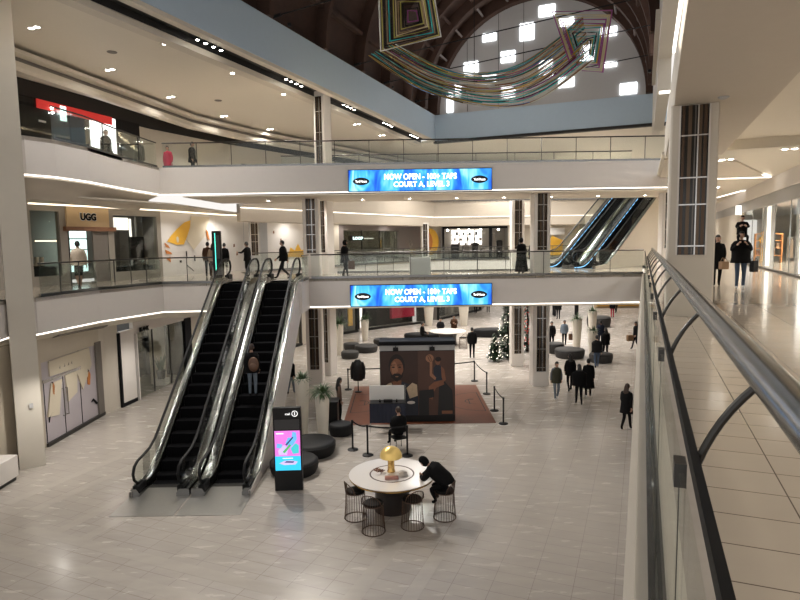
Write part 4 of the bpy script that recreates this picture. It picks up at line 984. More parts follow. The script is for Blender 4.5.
person('person in black jacket right of the front column, facing the viewer', (9.45, 36.5, 0), F, 1.72, 'walk', 'coal', 'black', 'white', coat=1, hem=.82, st=.35)
person('person in grey blue jacket and black trousers carrying a brown bag', (10.5, 37.4, 0), F-.2, 1.66, 'walk', 'greyblue', 'black', 'black', coat=1, hem=.86, st=.5, hair='short')
person('person in black walking left with tan bag, beside the right walkway edge', (14.45, 35.8, 0), LFT+.2, 1.72, 'walk', 'black', 'black', 'black', coat=1, hem=.75, st=.8, hair='long')
person('woman with long dark hair in black coat alone near the walkway edge', (7.98, 20.45, 0), RGT+.7, 1.68, 'walk', 'black', 'black', 'black', coat=1, hem=.66, hair='long', hairc='brown', st=.6)
person('broad person in black walking away beside the far round table', (4.13, 33.7, 0), -.1, 1.80, 'stand', 'black', 'black', 'black', coat=1, hem=.84, wide=1.15, sleeve_fat=1.2)
person('person in black jacket and pale jeans standing right of the escalator', (-5.0, 26.2, 0), -.5, 1.72, 'walk', 'black', 'pale_denim', 'black', coat=1, hem=.84, puff=1.1, st=.5)
person('woman with long dark hair and patterned top standing at the black counter', (-2.34, 21.75, .013), RGT+.25, 1.72, 'stand', 'pattern', 'black', 'black', hair='long', turn=.5)
person('person in black seated behind the gold lamp, below the navy table', (-.10, 18.72, 0), .5, 1.70, 'sit', 'black', 'black', 'black', coat=1, puff=1.3, sleeve_fat=1.35, hem=.93, hair='short', hairc='brown', tilt=.3, lift=.09)
person('rider in black coat with brown back pack on the right escalator', (-4.86, 18.95, 1.83), 0, 1.70, 'stand', 'black', 'pale_denim', 'black', coat=1, puff=1.12, hem=.80, hair='short', hairc='brown', group=None)
person('person in black leaning over the round table, head resting on arms', (1.06, 13.95, 0), LFT-.25, 1.74, 'sit', 'black', 'black', 'black', hat='hood', lean=.86, tilt=.3, coat=1, puff=1.25, hem=.93, lift=.37, sleeve_fat=1.35,
       over={'wrL': (-.03, .62, .645), 'elL': (-.27, .50, .65), 'wrR': (.05, .60, .645), 'elR': (.27, .50, .65), 'knL': (-.12, .36, .38), 'knR': (.12, .36, .38), 'anL': (-.12, .22, .10), 'anR': (.12, .22, .10), 'toL': (-.13, .33, .04), 'toR': (.13, .33, .04)})
person('person in black seated left at the distant round table', (1.42, 38.0, 0), RGT, 1.7, 'sit', 'black', 'black', 'black', coat=1, hem=.93, lift=.22)
person('person in black seated behind the distant round table', (2.75, 40.05, 0), F, 1.7, 'sit', 'coal', 'black', 'black', coat=1, hem=.93, lift=.22)
person('person in brown standing at the back of the distant round table', (3.7, 40.3, 0), F, 1.72, 'hold', 'brown', 'black', 'black', coat=1, hem=.85)
person('distant person in black, left one of two far behind the poster wall', (7.1, 55.0, 0), 0, 1.75, 'walk', 'black', 'black', 'black', coat=1, hem=.8)
person('distant person in black, right one of two far behind the poster wall', (8.35, 55.6, 0), F, 1.7, 'stand', 'coal', 'black', 'black', coat=1, hem=.8)
person('distant person in black beside the far dark stools', (13.5, 50.0, 0), 0, 1.8, 'stand', 'black', 'black', 'black', coat=1, hem=.8, wide=1.2)
person('distant person in dark red on the far court', (18.3, 50.5, 0), 0, 1.75, 'stand', 'black', 'red', 'black', coat=1, hem=.8)
person('farthest person in black near the orange fronted counter', (19.9, 54.0, 0), 0, 1.75, 'walk', 'black', 'black', 'black', coat=1, hem=.8)
# middle level
person('person in cream jacket and dark shorts passing the boot shop', (-12.15, 22.4, L2), LFT-.75, 1.80, 'walk', 'cream', 'black', 'black', calf='legs', coat=1, hem=.86, puff=1.1, st=.9, skin='tan')
person('person in brown jacket left of the black totem', (-9.35, 28.9, L2), .2, 1.70, 'stand', 'brown', 'coal', 'black', coat=1, hem=.82)
person('person in beige jacket next to the black totem', (-8.98, 28.5, L2), 0, 1.62, 'stand', 'beige', 'brown', 'black', coat=1, hem=.84, hair='long')
person('person in black partly hidden behind the black totem', (-8.75, 29.6, L2), 0, 1.64, 'stand', 'black', 'black', 'black', coat=1, hem=.75)
person('person in black holding out an arm above the left escalator', (-7.35, 28.6, L2), LFT-.3, 1.68, 'reach', 'black', 'black', 'black', coat=1, hem=.80)
person('person in black striding left at the top of the right escalator', (-5.18, 26.35, L2), LFT, 1.72, 'walk', 'black', 'coal', 'black', coat=1, hem=.82, puff=1.1, st=1.25)
person('person in black with a large bag behind the bridge railing', (-2.50, 27.1, L2), RGT+.3, 1.70, 'walk', 'black', 'black', 'black', coat=1, hem=.70, puff=1.15, st=.4, hat='hood')
person('person in long black robe between the two right columns on the bridge', (5.70, 27.6, L2), .3, 1.66, 'stand', 'black', 'black', 'black', coat=1, hem=.12, hat='hood', puff=1.1)
person('person in black half hidden behind the front right column on the bridge', (6.55, 28.9, L2), 0, 1.60, 'stand', 'black', 'black', 'black', coat=1, hem=.7)
gx, gy = 10.2, 17.65
person('man in black jacket and jeans carrying a child on the right walkway', (gx, gy, L2), F-.40, 1.74, 'carry', 'black', 'denim', 'white', coat=1, hem=.80, puff=1.14, hair='short', skin='light', sleeve_fat=1.45, wide=1.05)
person('small child in black jacket riding on the shoulders of the man', (gx+.02, gy+.03, L2), F-.40, 1.16, 'ride', 'black', 'coal', 'black', coat=1, hem=.90, hat='beanie', lift=1.26, sleeve_fat=1.2)
person('person in black coat walking close behind the man with the child', (gx+.02, gy+1.35, L2), F-.3, 1.66, 'walk', 'black', 'black', 'black', coat=1, hem=.6, hair='long', st=.4)
# top level
person('person in black standing at the top railing before the white screen', (-12.75, 26.35, L3), RGT, 1.72, 'stand', 'black', 'black', 'black', coat=1, hem=.7, puff=1.25, wide=1.1)
person('person in dark grey at the top railing between the screen and the red coat', (-12.1, 28.2, L3), 0, 1.62, 'stand', 'coal', 'black', 'black', coat=1, hem=.7, puff=1.1)
person('person in red coat at the top railing', (-11.55, 30.2, L3), F, 1.62, 'stand', 'red', 'black', 'black', coat=1, hem=.66)
person('person in black at the top railing right of the red coat', (-10.15, 29.7, L3), RGT, 1.72, 'stand', 'black', 'black', 'black', coat=1, hem=.75, puff=1.1)
build_people()
bag('tan shopping bag held by the person in navy with white stripe', (12.93, 36.45, .42), .3, .32, .42, .14, 'bag_tan')
bag('brown bag carried by the person in grey blue jacket', (10.88, 37.2, .38), .2, .30, .40, .14, 'bag_brown')
bag('tan bag carried by the person walking left near the walkway edge', (13.98, 35.55, .55), .5, .45, .36, .16, 'bag_tan')
bag('grey brown bag held by the person behind the bridge railing', (-2.18, 26.75, L2+.36), .2, .30, .38, .14, 'bag_brown')
bag('tan handbag beside the man with the child on the right walkway', (10.22, 18.6, L2+.55), .2, .26, .24, .14, 'bag_tan', 'handbag')
bag('dark bag hanging at the right side of the man with the child', (10.66, 17.75, L2+.5), .4, .2, .34, .14, 'shop_dark', 'handbag')
t = thing('backpack', 'brown backpack on the back of the escalator rider', 'backpack', (-4.74, 18.70, 1.83+.88), 0)
b = MB(); b.ball((0, -.02, .2), (.17, .08, .24), 14, 10); b.build('body', 'bag_brown', t, smooth=True)
b = MB(); b.ball((0, -.10, .13), (.13, .05, .12), 12, 8); b.build('pocket', 'bag_brown', t, smooth=True)
t = thing('chair', 'black chair under the seated person behind the gold lamp', 'chair', (-.10, 18.72, 0), .5)
b = MB(); b.cbox(-.22, .22, -.2, .24, .40, .44, .01); b.build('seat', 'black_plastic', t)
for x in (-.19, .19):
    for y in (-.17, .21): b = MB(); b.tube([(x*1.15, y*1.15, 0), (x, y, .40)], .012, 6); b.build('leg', 'black_metal', t)
# ------------------------------------------------------------------ signs
def text_fit(name, body, w, h, m, parent, loc, rot, bold=.0, extrude=.006):
    o = text_mesh(name, body, 1, m, parent, loc, rot, bold=bold, extrude=extrude)
    me = o.data; xs = [v.co.x for v in me.vertices]; ys = [v.co.y for v in me.vertices]
    cx, cy = (max(xs)+min(xs))/2, (max(ys)+min(ys))/2
    me.transform(Matrix.Translation((-cx, -cy, 0))); me.transform(Matrix.Diagonal((w/(max(xs)-min(xs)), h/(max(ys)-min(ys)), 1, 1))); return o
def led_pattern():
    m = bpy.data.materials.new('led_blue'); m.use_nodes = True; nt = m.node_tree; b = nt.nodes['Principled BSDF']
    tc = nt.nodes.new('ShaderNodeTexCoord'); mp = nt.nodes.new('ShaderNodeMapping'); mp.inputs['Rotation'].default_value = (0, R(35), 0); mp.inputs['Scale'].default_value = (1.1, 1, .35)
    n = nt.nodes.new('ShaderNodeTexNoise'); n.inputs['Scale'].default_value = 1.6; n.inputs['Detail'].default_value = 2; n.inputs['Distortion'].default_value = 1.2
    r = nt.nodes.new('ShaderNodeValToRGB'); e = r.color_ramp.elements; e[0].position = .30; e[0].color = (.0, .06, .55, 1); e[1].position = .72; e[1].color = (.45, .85, 1, 1)
    k = r.color_ramp.elements.new(.45); k.color = (.02, .22, .85, 1); k = r.color_ramp.elements.new(.56); k.color = (.06, .48, .95, 1)
    nt.links.new(tc.outputs['Object'], mp.inputs[0]); nt.links.new(mp.outputs[0], n.inputs['Vector']); nt.links.new(n.outputs['Fac'], r.inputs[0])
    b.inputs['Base Color'].default_value = (.01, .01, .02, 1); nt.links.new(r.outputs[0], b.inputs['Emission Color']); b.inputs['Emission Strength'].default_value = 1.0
    MATS['led_blue'] = m
led_pattern(); mat('led_text', (1, 1, 1), .5, emit=1.6); mat('led_black', (.005, .005, .01), .5)
for z0, z1, x0, x1, l in ((8.93, 9.88, -2.16, 4.05, 'upper blue LED banner on the top bridge reading NOW OPEN 100+ TAPS'), (3.94, 4.91, -2.19, 4.05, 'lower blue LED banner on the middle bridge reading NOW OPEN 100+ TAPS')):
    t = thing('led_banner', l, 'sign', ((x0+x1)/2, 25.8, z0), 0); w = x1-x0; h = z1-z0
    b = MB(); b.box(-w/2, w/2, 0, .1, 0, h); b.build('casing', 'shop_dark', t)
    b = MB(); b.box(-w/2+.03, w/2-.03, -.01, 0, .03, h-.03); b.build('screen', 'led_blue', t)
    text_fit('banner_text', 'NOW OPEN - 100+ TAPS', 3.12, .25, 'led_text', t, (-w/2+3.12, -.018, h*.66), (PI/2, 0, 0), .022)
    text_fit('banner_text', 'COURT A, LEVEL 3', 2.40, .27, 'led_text', t, (-w/2+3.16, -.018, h*.30), (PI/2, 0, 0), .022)
    for x, dz in ((.56, 0), (5.66, .02)):
        b = MB(); b.prism([(-w/2+x+.36*math.cos(k*PI/14), .13*math.sin(k*PI/14)*(1+.25*abs(math.sin(k*PI/14)))) for k in range(28)], .012, .020)
        b.v = [(p[0], -p[2], p[1]+h*.47+dz) for p in b.v]; bd = b.build('badge', 'led_black', t)
        text_fit('badge_text', 'Yard House', .50, .10, 'led_text', bd, (-w/2+x, -.024, h*.47+dz), (PI/2, 0, 0), .02)

# ------------------------------------------------------------------ shops on the left
def at_wall(name, label, cat, p, q):
    a = frame_at(p, q); return thing(name, label, cat, (p[0]+.035*math.sin(a), p[1]-.035*math.cos(a), 0), a)
def pbox(t, name, m, s0, s1, y0, y1, z0, z1, parent=None):
    b = MB(); b.box(s0, s1, y0, y1, z0, z1); return b.build(name, m, parent or t)
def poly(t, name, m, pts, y=-.012):
    b = MB(); n = len(pts); b.raw([(x, y, z) for x, z in pts]+[(x, 0, z) for x, z in pts], [tuple(range(n)), tuple(range(2*n-1, n-1, -1))]+[(i, (i+1) % n, n+(i+1) % n, n+i) for i in range(n)]); return b.build(name, m, t)
mat('storefront_stone', (.30, .27, .23), .55, noise=.05)
# boot shop
U1 = ((-14.75, 23.0), (-11.8, 29.4)); z = L2
t = at_wall('boot_shop', 'boot shop front with tan UGG sign board and brown beam', 'shop front', *U1)
b = MB()
for s0, s1, z0, z1 in ((.0, .5, z, 8.5), (1.72, 2.05, z, 8.5), (4.02, 4.32, z, 8.5), (6.80, 7.05, z, 8.5), (.5, 1.72, 8.22, 8.5), (.5, 1.72, z, z+.38), (4.32, 6.8, 8.16, 8.5), (4.32, 6.8, z, z+.38), (2.05, 4.02, 8.40, 8.5)): b.box(s0, s1, 0, .25, z0, z1)
b.build('stone_frame', 'storefront_stone', t)
pbox(t, 'sign_board', 'tan_board', 2.0, 4.02, -.10, .1, 7.60, 8.42)
text_fit('sign_letters', 'UGG', .80, .36, 'white_plastic', t, (2.98, -.112, 8.03), (PI/2, 0, 0), .09)
text_fit('sign_letters', 'UGG', .76, .32, 'ink', t, (2.98, -.124, 8.03), (PI/2, 0, 0), .05)
pbox(t, 'beam', 'brown_frame', 1.86, 4.28, -.22, .1, 7.42, 7.60)
pbox(t, 'glass_window', 'glass_shop', .5, 1.72, .1, .115, z+.38, 8.22); pbox(t, 'glass_window', 'glass_shop', 4.32, 6.8, .1, .115, z+.38, 8.16)
pbox(t, 'door_leaf', 'shop_grey', 3.25, 3.98, .02, .1, z, 7.42); pbox(t, 'door_jamb', 'dark_steel', 2.05, 2.12, .0, .25, z, 7.42)
b = MB(); b.box(-.2, 7.2, 3.0, 3.1, z, 8.5); b.box(-.2, -.1, .25, 3, z, 8.5); b.box(7.1, 7.2, .25, 3, z, 8.5); b.box(-.2, 7.2, .25, 3, 8.45, 8.5); b.build('interior_wall', 'shop_grey', t)
sh = pbox(t, 'lit_wall', 'glow_cool', 3.2, 4.6, 2.2, 2.3, z+.4, 8.0)
for zz in (6.0, 6.6, 7.1): pbox(t, 'shelf', 'shop_grey', 3.2, 4.6, 1.9, 2.2, zz, zz+.05)
pbox(t, 'light_line', 'glow_warm', 1.6, 2.6, 1.4, 1.46, 7.0, 7.05); pbox(t, 'lit_lattice', 'glow_white', 5.5, 6.5, 1.6, 1.66, 7.55, 8.15); pbox(t, 'lit_lattice', 'glow_white', 6.5, 6.6, 1.5, 1.56, 6.0, 8.1)
pbox(t, 'display_panel', 'shop_dark', 5.75, 6.6, .7, .78, z+.5, 7.2); pbox(t, 'display_panel', 'shop_grey_light', 6.62, 7.0, 1.2, 1.3, z, 8.2); pbox(t, 'display_panel', 'red_goods', .5, .75, 1.0, 1.1, z+.5, 7.2)
pbox(t, 'plinth', 'shop_dark', .55, 1.7, .3, 1.0, z+.05, z+.75); pbox(t, 'plinth', 'shop_dark', 4.4, 6.7, .3, .65, z+.05, z+.60)
wdir = frame_at(*U1)
def at(p, q, s, y): 
    a = frame_at(p, q); return (p[0]+s*math.cos(a)-y*math.sin(a), p[1]+s*math.sin(a)+y*math.cos(a))
def boot(s, y, z0, m, label, k=1.0):
    t = thing('boot', label, 'boot', (*at(*U1, s, y), z0), wdir)
    b = MB(); b.loft([[(x*k*1.0, yy*k, zz*k) for x, yy in ((-.05, -.10), (.05, -.10), (.055, .05), (.04, .15), (-.04, .15), (-.055, .05))] for zz in (0, .03)]); b.build('sole', 'ink', t)
    b = MB(); b.loft([[((-.002+cx+rx*math.cos(q*PI/6))*k, (cy+ry*math.sin(q*PI/6))*k, zz*k) for q in range(12)] for cx, cy, rx, ry, zz in ((0, .02, .052, .125, .03), (0, .01, .052, .115, .08), (0, -.03, .05, .07, .12), (0, -.04, .052, .062, .2), (0, -.04, .058, .066, .30))]); b.build('shaft', m, t, smooth=True)
boot(1.0, .55, z+.755, 'cloth_cream', 'left cream boot of the pair in the left boot shop window', 1.35); boot(1.25, .6, z+.755, 'cloth_cream', 'right cream boot of the pair in the left boot shop window', 1.35)
boot(.62, .5, z+.755, 'cloth_white', 'white boot at the far left of the boot shop window'); boot(4.6, .5, z+.605, 'cloth_cream', 'cream boot on the left of the right boot shop window', 1.3)
boot(5.6, .45, z+.605, 'cloth_white', 'white boot below the dark panel in the boot shop window'); boot(6.45, .46, z+.605, 'cloth_beige', 'beige boot at the right end of the boot shop window', 1.3)
# mural walls on the middle level
M1 = ((-11.8, 29.4), (-10.5, 34)); M2 = ((-10.5, 34), (1.2, 51))
t = at_wall('mural', 'white mural wall art with a big yellow leaf right of the boot shop', 'mural', *M1)
poly(t, 'yellow_leaf', 'yellow_art', [(.42, 6.95), (.75, 7.25), (1.3, 7.62), (1.9, 7.95), (2.42, 8.08), (2.35, 7.7), (2.05, 7.2), (1.75, 6.80), (1.2, 6.78)])
poly(t, 'cream_leaf', 'cream_art', [(2.0, 7.0), (2.5, 8.3), (4.2, 8.3), (3.6, 7.2), (2.6, 6.5)], -.006)
poly(t, 'leaf_drop', 'cream_art', ell(1.25, 7.05, .10, .16), -.016)
poly(t, 'orange_feather', 'orange_art', [(.22, 6.9), (.5, 6.75), (.62, 6.6), (.3, 6.7)]); poly(t, 'orange_feather', 'orange_art', [(.22, 6.55), (.7, 6.4), (.75, 6.3), (.3, 6.35)]); poly(t, 'orange_feather', 'orange_art', [(.3, 6.1), (.6, 6.2), (.62, 5.9)])
poly(t, 'orange_feather', 'orange_art', [(3.80, 7.62), (3.98, 7.5), (4.05, 7.25), (4.12, 7.0), (3.9, 7.1), (3.82, 7.3)])
for a, c in ((1.9, 6.15), (2.6, 5.9)): poly(t, 'ink_mark', 'ink', [(a, c), (a+.09, c), (a+.09, c+.3), (a, c+.3)])
poly(t, 'ink_stroke', 'ink', [(1.9, 5.7), (2.5, 5.35), (2.52, 5.38), (1.92, 5.74)]); poly(t, 'ink_mark', 'ink', [(1.35, 5.86), (1.5, 5.86), (1.5, 5.98), (1.35, 5.98)])
t = at_wall('mural', 'white mural wall art with yellow flower behind the striding person', 'mural', *M2)
poly(t, 'panel_joint', 'grey_paint', [(2.0, 5.3), (2.03, 5.3), (2.03, 8.4), (2.0, 8.4)]); poly(t, 'panel_joint', 'grey_paint', [(3.0, 5.3), (3.03, 5.3), (3.03, 8.4), (3.0, 8.4)])
poly(t, 'orange_feather', 'orange_art', [(3.2, 6.2), (3.7, 6.2), (3.6, 6.9), (3.3, 6.9)]); poly(t, 'yellow_flower', 'yellow_art', [(5.6, 5.9), (5.9, 6.5), (6.3, 6.3), (6.6, 6.75), (6.9, 6.3), (7.3, 6.4), (7.2, 5.85)]); poly(t, 'yellow_leaf', 'cream_art', [(7.0, 7.1), (8.2, 7.35), (8.4, 7.1), (7.3, 6.95)])
for q, zz in ((1.2, 6.6), (1.4, 6.1), (4.4, 7.4), (5.0, 6.9), (8.8, 6.3)): poly(t, 'ink_mark', 'brown_frame', [(q, zz), (q+.12, zz+.03), (q+.1, zz+.2), (q+.02, zz+.18)])
# dark glazed shop
t = at_wall('glazed_shop', 'dark glazed shop front in a taupe frame with a lit LOOP sign', 'shop front', *M2)
b = MB()
for s0, s1, z0, z1 in ((10.75, 11.3, z, 8.28), (11.3, 18.4, 7.68, 8.28), (18.4, 22.0, z, 8.28)): b.box(s0, s1, -.02, .3, z0, z1)
b.build('taupe_frame', 'taupe', t); pbox(t, 'pilaster', 'cream_paint', 9.9, 10.75, -.05, .2, z, 8.45)
pbox(t, 'glass_window', 'glass_dark', 11.35, 18.35, .1, .12, z+.05, 7.66)
for s in (13.6, 15.9): pbox(t, 'mullion', 'dark_steel', s-.03, s+.03, .08, .14, z, 7.68)
b = MB(); b.box(11, 18.8, 3.4, 3.5, z, 8.2); b.box(11, 11.1, .3, 3.4, z, 8.2); b.box(18.7, 18.8, .3, 3.4, z, 8.2); b.build('interior_wall', 'shop_grey', t)
pbox(t, 'sign_panel', 'led_black', 12.2, 13.7, -.04, .02, 6.92, 7.26); text_fit('sign_letters', 'LOOP', 1.2, .22, 'glow_cool', t, (12.95, -.05, 7.09), (PI/2, 0, 0), .05)
pbox(t, 'light_bar', 'glow_white', 14.8, 16.8, 1.4, 1.46, 7.05, 7.12); pbox(t, 'counter', 'shop_dark', 14.3, 17.5, 2.0, 2.6, z, z+1.0)
b = MB(); b.tube([(20.15+.28*math.cos(k*PI/2)*1, -.03, 6.55+.4*math.sin(k*PI/2)) for k in range(4)], .03, 5, closed=True); b.tube([(20.15+.15*math.cos(k*PI/2), -.03, 6.55+.22*math.sin(k*PI/2)) for k in range(4)], .03, 5, closed=True); b.build('diamond_logo', 'shop_grey_light', t); pbox(t, 'caption_line', 'shop_grey_light', 19.7, 20.6, -.03, 0, 5.95, 6.02)
t = thing('mural', 'orange and yellow circle mural beside the bright far shop', 'mural', (2.02, 51.86, 0), frame_at((1.75, 51.7), (3.0, 52.5))); poly(t, 'orange_disc', 'yellow_art', ell(.85, 6.75, .95, 1.15)); poly(t, 'orange_core', 'orange_art', ell(.5, 6.75, .6, .9), -.02)
# bright shop
Fp = ((3.0, 52.5), (19, 53)); t = at_wall('bright_shop', 'bright far shop with black frame and lit white shelves', 'shop front', *Fp)
b = MB()
for s0, s1, z0, z1 in ((.85, 1.0, z, 8.05), (1.0, 6.6, 7.86, 8.05), (5.0, 5.25, z, 7.9), (6.85, 6.97, z, 7.6), (1.0, 6.97, z, z+.12)): b.box(s0, s1, -.05, .2, z0, z1)
b.build('black_frame', 'ink', t)
b = MB(); b.box(.8, 7.1, 3.0, 3.1, z, 8.2); b.box(.8, .9, .2, 3, z, 8.2); b.box(7.0, 7.1, .2, 3, z, 8.2); b.box(.8, 7.1, .2, 3.0, 7.95, 8.0); b.build('interior_wall', 'shop_grey_light', t)
pbox(t, 'lit_wall', 'glow_white', 1.9, 4.8, 2.7, 2.8, z+1.2, 7.8)
for s in (1.9, 2.65, 3.4, 4.1): pbox(t, 'shelf_upright', 'shop_grey', s, s+.05, 2.6, 2.7, z, 7.8)
for k in range(14): pbox(t, 'stored_item', ('shop_grey', 'taupe', 'shop_dark')[k % 3], 2.0+.2*k-(.02*k % .1), 2.13+.2*k, 2.45, 2.6, (6.34, 6.84, 7.34)[k % 3], (6.34, 6.84, 7.34)[k % 3]+.18+.03*(k % 4))
for zz in (6.3, 6.8, 7.3): pbox(t, 'shelf', 'shop_grey_light', 1.9, 4.8, 2.4, 2.7, zz, zz+.04)
for k, (s, h, w) in enumerate([(1.3, 1.1, .5), (2.1, 1.3, .7), (3.1, 1.2, .6), (3.9, 1.4, .5), (5.6, 2.2, .35), (6.2, 1.6, .5), (4.6, 1.0, .4)]): b = MB(); b.cbox(s-w/2, s+w/2, .8+.2*(k % 3), 1.3+.2*(k % 3), z, z+h, .08); b.build('display_stand', 'shop_dark' if k % 2 else 'shop_grey', t)
for s in (1.4, 2.4, 3.3, 4.4, 6.0): b = MB(); b.ball((s, .9, 7.75), .09, 8, 6); b.build('track_lamp', 'lamp_white', t)
t = thing('mural', 'yellow wall art seen right of the front column', 'mural', (13.2, 52.6, 0), .04); poly(t, 'yellow_patch', 'yellow_art', [(0, 5.4), (1.3, 5.4), (1.35, 6.7), (.4, 7.1), (-.05, 6.6)]); poly(t, 'white_patch', 'white_plastic', [(-.1, 7.2), (1.5, 7.2), (1.5, 7.8), (-.1, 7.8)])
t = thing('wall_art', 'brown triangle and yellow patch art at the bottom right of the far escalator', 'mural', (14.5, 43.0, 0), frame_at((14.5, 43.0), (17.5, 47.0)))
poly(t, 'brown_triangle', 'brown_frame', [(.5, 5.7), (1.8, 5.7), (1.7, 6.9)]); poly(t, 'yellow_patch', 'yellow_art', [(1.9, 6.3), (2.7, 6.3), (2.7, 7.3), (2.0, 7.2)])
# top level red shop
W3b = ((-15.8, 26), (-13.5, 33)); t = at_wall('red_band_shop', 'black top level shop front with a red band and a bright white screen', 'shop front', *W3b)
b = MB(); b.box(-5.2, 3.0, -.05, .02, L3, 13.15); b.build('dark_glazing', 'glass_dark', t); b = MB(); b.box(-5.2, 6.5, .0, .06, L3, 13.2); b.build('black_backing', 'shop_dark', t)
pbox(t, 'white_screen', 'screen_white', 3.1, 4.75, -.08, 0, L3+.2, 13.12); pbox(t, 'red_band', 'red_band', .3, 4.5, -.13, -.06, 12.78, 13.16)
pbox(t, 'small_screen', 'glow_cool', 1.45, 1.75, -.16, -.1, 12.45, 13.1); pbox(t, 'tag_label', 'white_plastic', .35, .7, -.1, -.06, 12.2, 12.28); pbox(t, 'dark_pier', 'ink', 2.0, 3.1, -.1, 0, L3, 12.8)
for k, zz in ((1.0, 12.9), (1.02, 12.7)): b = MB(); b.ball((k, -.16, zz), .05, 8, 6); b.build('spot_lamp', 'lamp_white', t)
# lower level shops
A1 = ((-12.05, 19.45), (-12.03, 23.25)); t = at_wall('mural_shop', 'closed shop front with painted feather mural and double doors on the court', 'shop front', *A1)
mat('mural_lavender', (.47, .43, .46), .28, noise=.08, nscale=1.5)
b = MB(); b.box(0, 3.45, .05, .15, .12, 2.9); b.build('mural_panel', 'mural_lavender', t); pbox(t, 'side_jamb', 'shop_grey', 3.45, 3.85, -.02, .15, 0, 3.0); pbox(t, 'sill', 'dark_steel', 0, 3.85, -.04, .15, 0, .12)
poly(t, 'cream_field', 'cream_art', [(.4, 2.35), (.4, 2.88), (3.0, 2.88), (3.1, 2.2), (2.4, 1.4), (2.0, 2.3)], .045); poly(t, 'cream_field', 'cream_art', [(.15, 1.0), (.45, 2.1), (1.1, 2.1), (.8, .9)], .045); poly(t, 'cream_field', 'cream_art', [(1.4, 1.2), (1.3, 2.2), (2.1, 2.2), (2.0, 1.4)], .045)
for s, z0, k in ((.5, 1.72, 1), (2.78, 1.5, 1.4)): poly(t, 'red_feather', 'orange_art', [(s, z0), (s+.09*k, z0-.05), (s+.14*k, z0+.25*k), (s+.06*k, z0+.38*k), (s+.0*k, z0+.28*k)], .035); poly(t, 'feather_tip', 'ink', [(s+.0, z0+.33*k), (s+.1*k, z0+.36*k), (s+.02, z0+.42*k)], .03)
poly(t, 'ink_tail', 'ink', [(.2, .8), (.25, 1.0), (.5, 1.15), (.3, 1.02)], .035); poly(t, 'ink_tail', 'ink', [(2.95, .75), (3.1, .86), (3.4, .6), (3.3, .58), (3.1, .78)], .035)
for s in (.95, 1.25, 1.5, 1.7): poly(t, 'ink_bird', 'ink', [(s, 2.5), (s+.1, 2.5), (s+.08, 2.62), (s+.03, 2.56)], .035)
pbox(t, 'door_rail', 'steel', .02, 2.3, -.02, .06, 2.2, 2.3); pbox(t, 'door_gap', 'shop_dark', 1.19, 1.205, .03, .06, .12, 2.2); pbox(t, 'door_gap', 'shop_dark', .06, .08, .03, .06, .12, 2.2); pbox(t, 'door_gap', 'shop_dark', 2.28, 2.3, .03, .06, .12, 2.9)
for s in (1.10, 1.32): b = MB(); b.tube([(s, .05, .78), (s, -.03, .78), (s, -.03, 1.75), (s, .05, 1.75)], .016, 8); b.build('door_handle', 'shop_grey', t)
b = MB(); b.sweep([(-11.0, 19.6), (-10.76, 21.1), (-10.5, 21.75)], [(.50, 3.825), (.76, 3.73), (.76, 3.69), (.50, 3.785)]); o = b.build('air_vent', 'shop_grey'); tag(o, 'long dark air vent grille above the mural shop front', 'vent')
B0 = ((-11.78, 24.3), (-11.62, 25.4)); t = at_wall('white_hoarding', 'plain white panel in a black frame left of the BLANK shop', 'panel', *B0)
pbox(t, 'black_frame', 'ink', -.05, .05, -.06, .1, 0, 3.15); pbox(t, 'black_base', 'ink', 0, 1.06, -.05, .1, 0, .16); pbox(t, 'panel', 'white_gloss', .05, 1.06, -.03, .1, .16, 3.2)
B1 = ((-11.55, 25.45), (-10.9, 30.4)); t = at_wall('blank_shop', 'dark BLANK shop front with glass and a plant in the window', 'shop front', *B1)
text_fit('sign_letters', 'BLANK', .78, .20, 'ink', t, (.62, -.02, 3.085), (PI/2, 0, 0), .05, .012)
pbox(t, 'glass_window', 'glass_shop', .1, 4.7, .05, .065, .06, 2.96); pbox(t, 'pale_jamb', 'white_paint', .0, .06, -.02, .2, 0, 2.96); pbox(t, 'dark_jamb', 'ink', 4.3, 4.95, -.02, .2, 0, 3.05)
for s in (1.35, 2.85): pbox(t, 'mullion', 'dark_steel', s-.02, s+.02, .03, .09, .06, 2.96)
b = MB(); b.box(-.1, 5, 2.6, 2.7, 0, 3); b.box(-.1, 0, .1, 2.6, 0, 3); b.box(4.95, 5.05, .1, 2.6, 0, 3); b.box(-.1, 5, .1, 2.6, 2.98, 3.04); b.build('interior_wall', 'shop_dark', t)
pbox(t, 'beige_screen', 'beige_panel', 2.9, 4.3, 1.1, 1.16, 0, 2.9); pbox(t, 'dark_doorway', 'ink', 1.6, 2.4, 2.5, 2.6, 0, 2.3); pbox(t, 'poster', 'white_plastic', .8, 1.05, 2.5, 2.58, 1.1, 1.5); pbox(t, 'shelf', 'shop_grey_light', 1.5, 2.6, 1.2, 1.3, 2.3, 2.36)
t = thing('mannequin', 'pale mannequin in the dark doorway of the BLANK shop', 'mannequin', (*at(*B1, 2.15, 1.9), 0), 0)
b = MB(); b.lathe([(.06, 0), (.05, .8), (.15, .95), (.12, 1.1), (.18, 1.35), (.06, 1.48), (.05, 1.52), (.09, 1.62), (.08, 1.75), (.02, 1.8)], seg=16, sy=.7); b.build('figure', 'bag_tan', t, smooth=True); b = MB(); b.lathe([(.2, 0), (.2, .02)], seg=20); b.build('base', 'steel', t)
px, py = at(*B1, 2.85, .55); t = thing('potted_plant', 'spiky potted plant in the BLANK shop window', 'plant', (px, py, 0), 0)
b = MB(); b.lathe([(.16, .3), (.22, .7), (.2, .7), (.19, .66)], seg=20); b.build('pot', 'shop_dark', t, smooth=True); b = MB(); b.cbox(-.3, .3, -.25, .25, 0, .3, .01); b.build('plinth', 'white_paint', t)
b = MB(); q = random.Random(4)
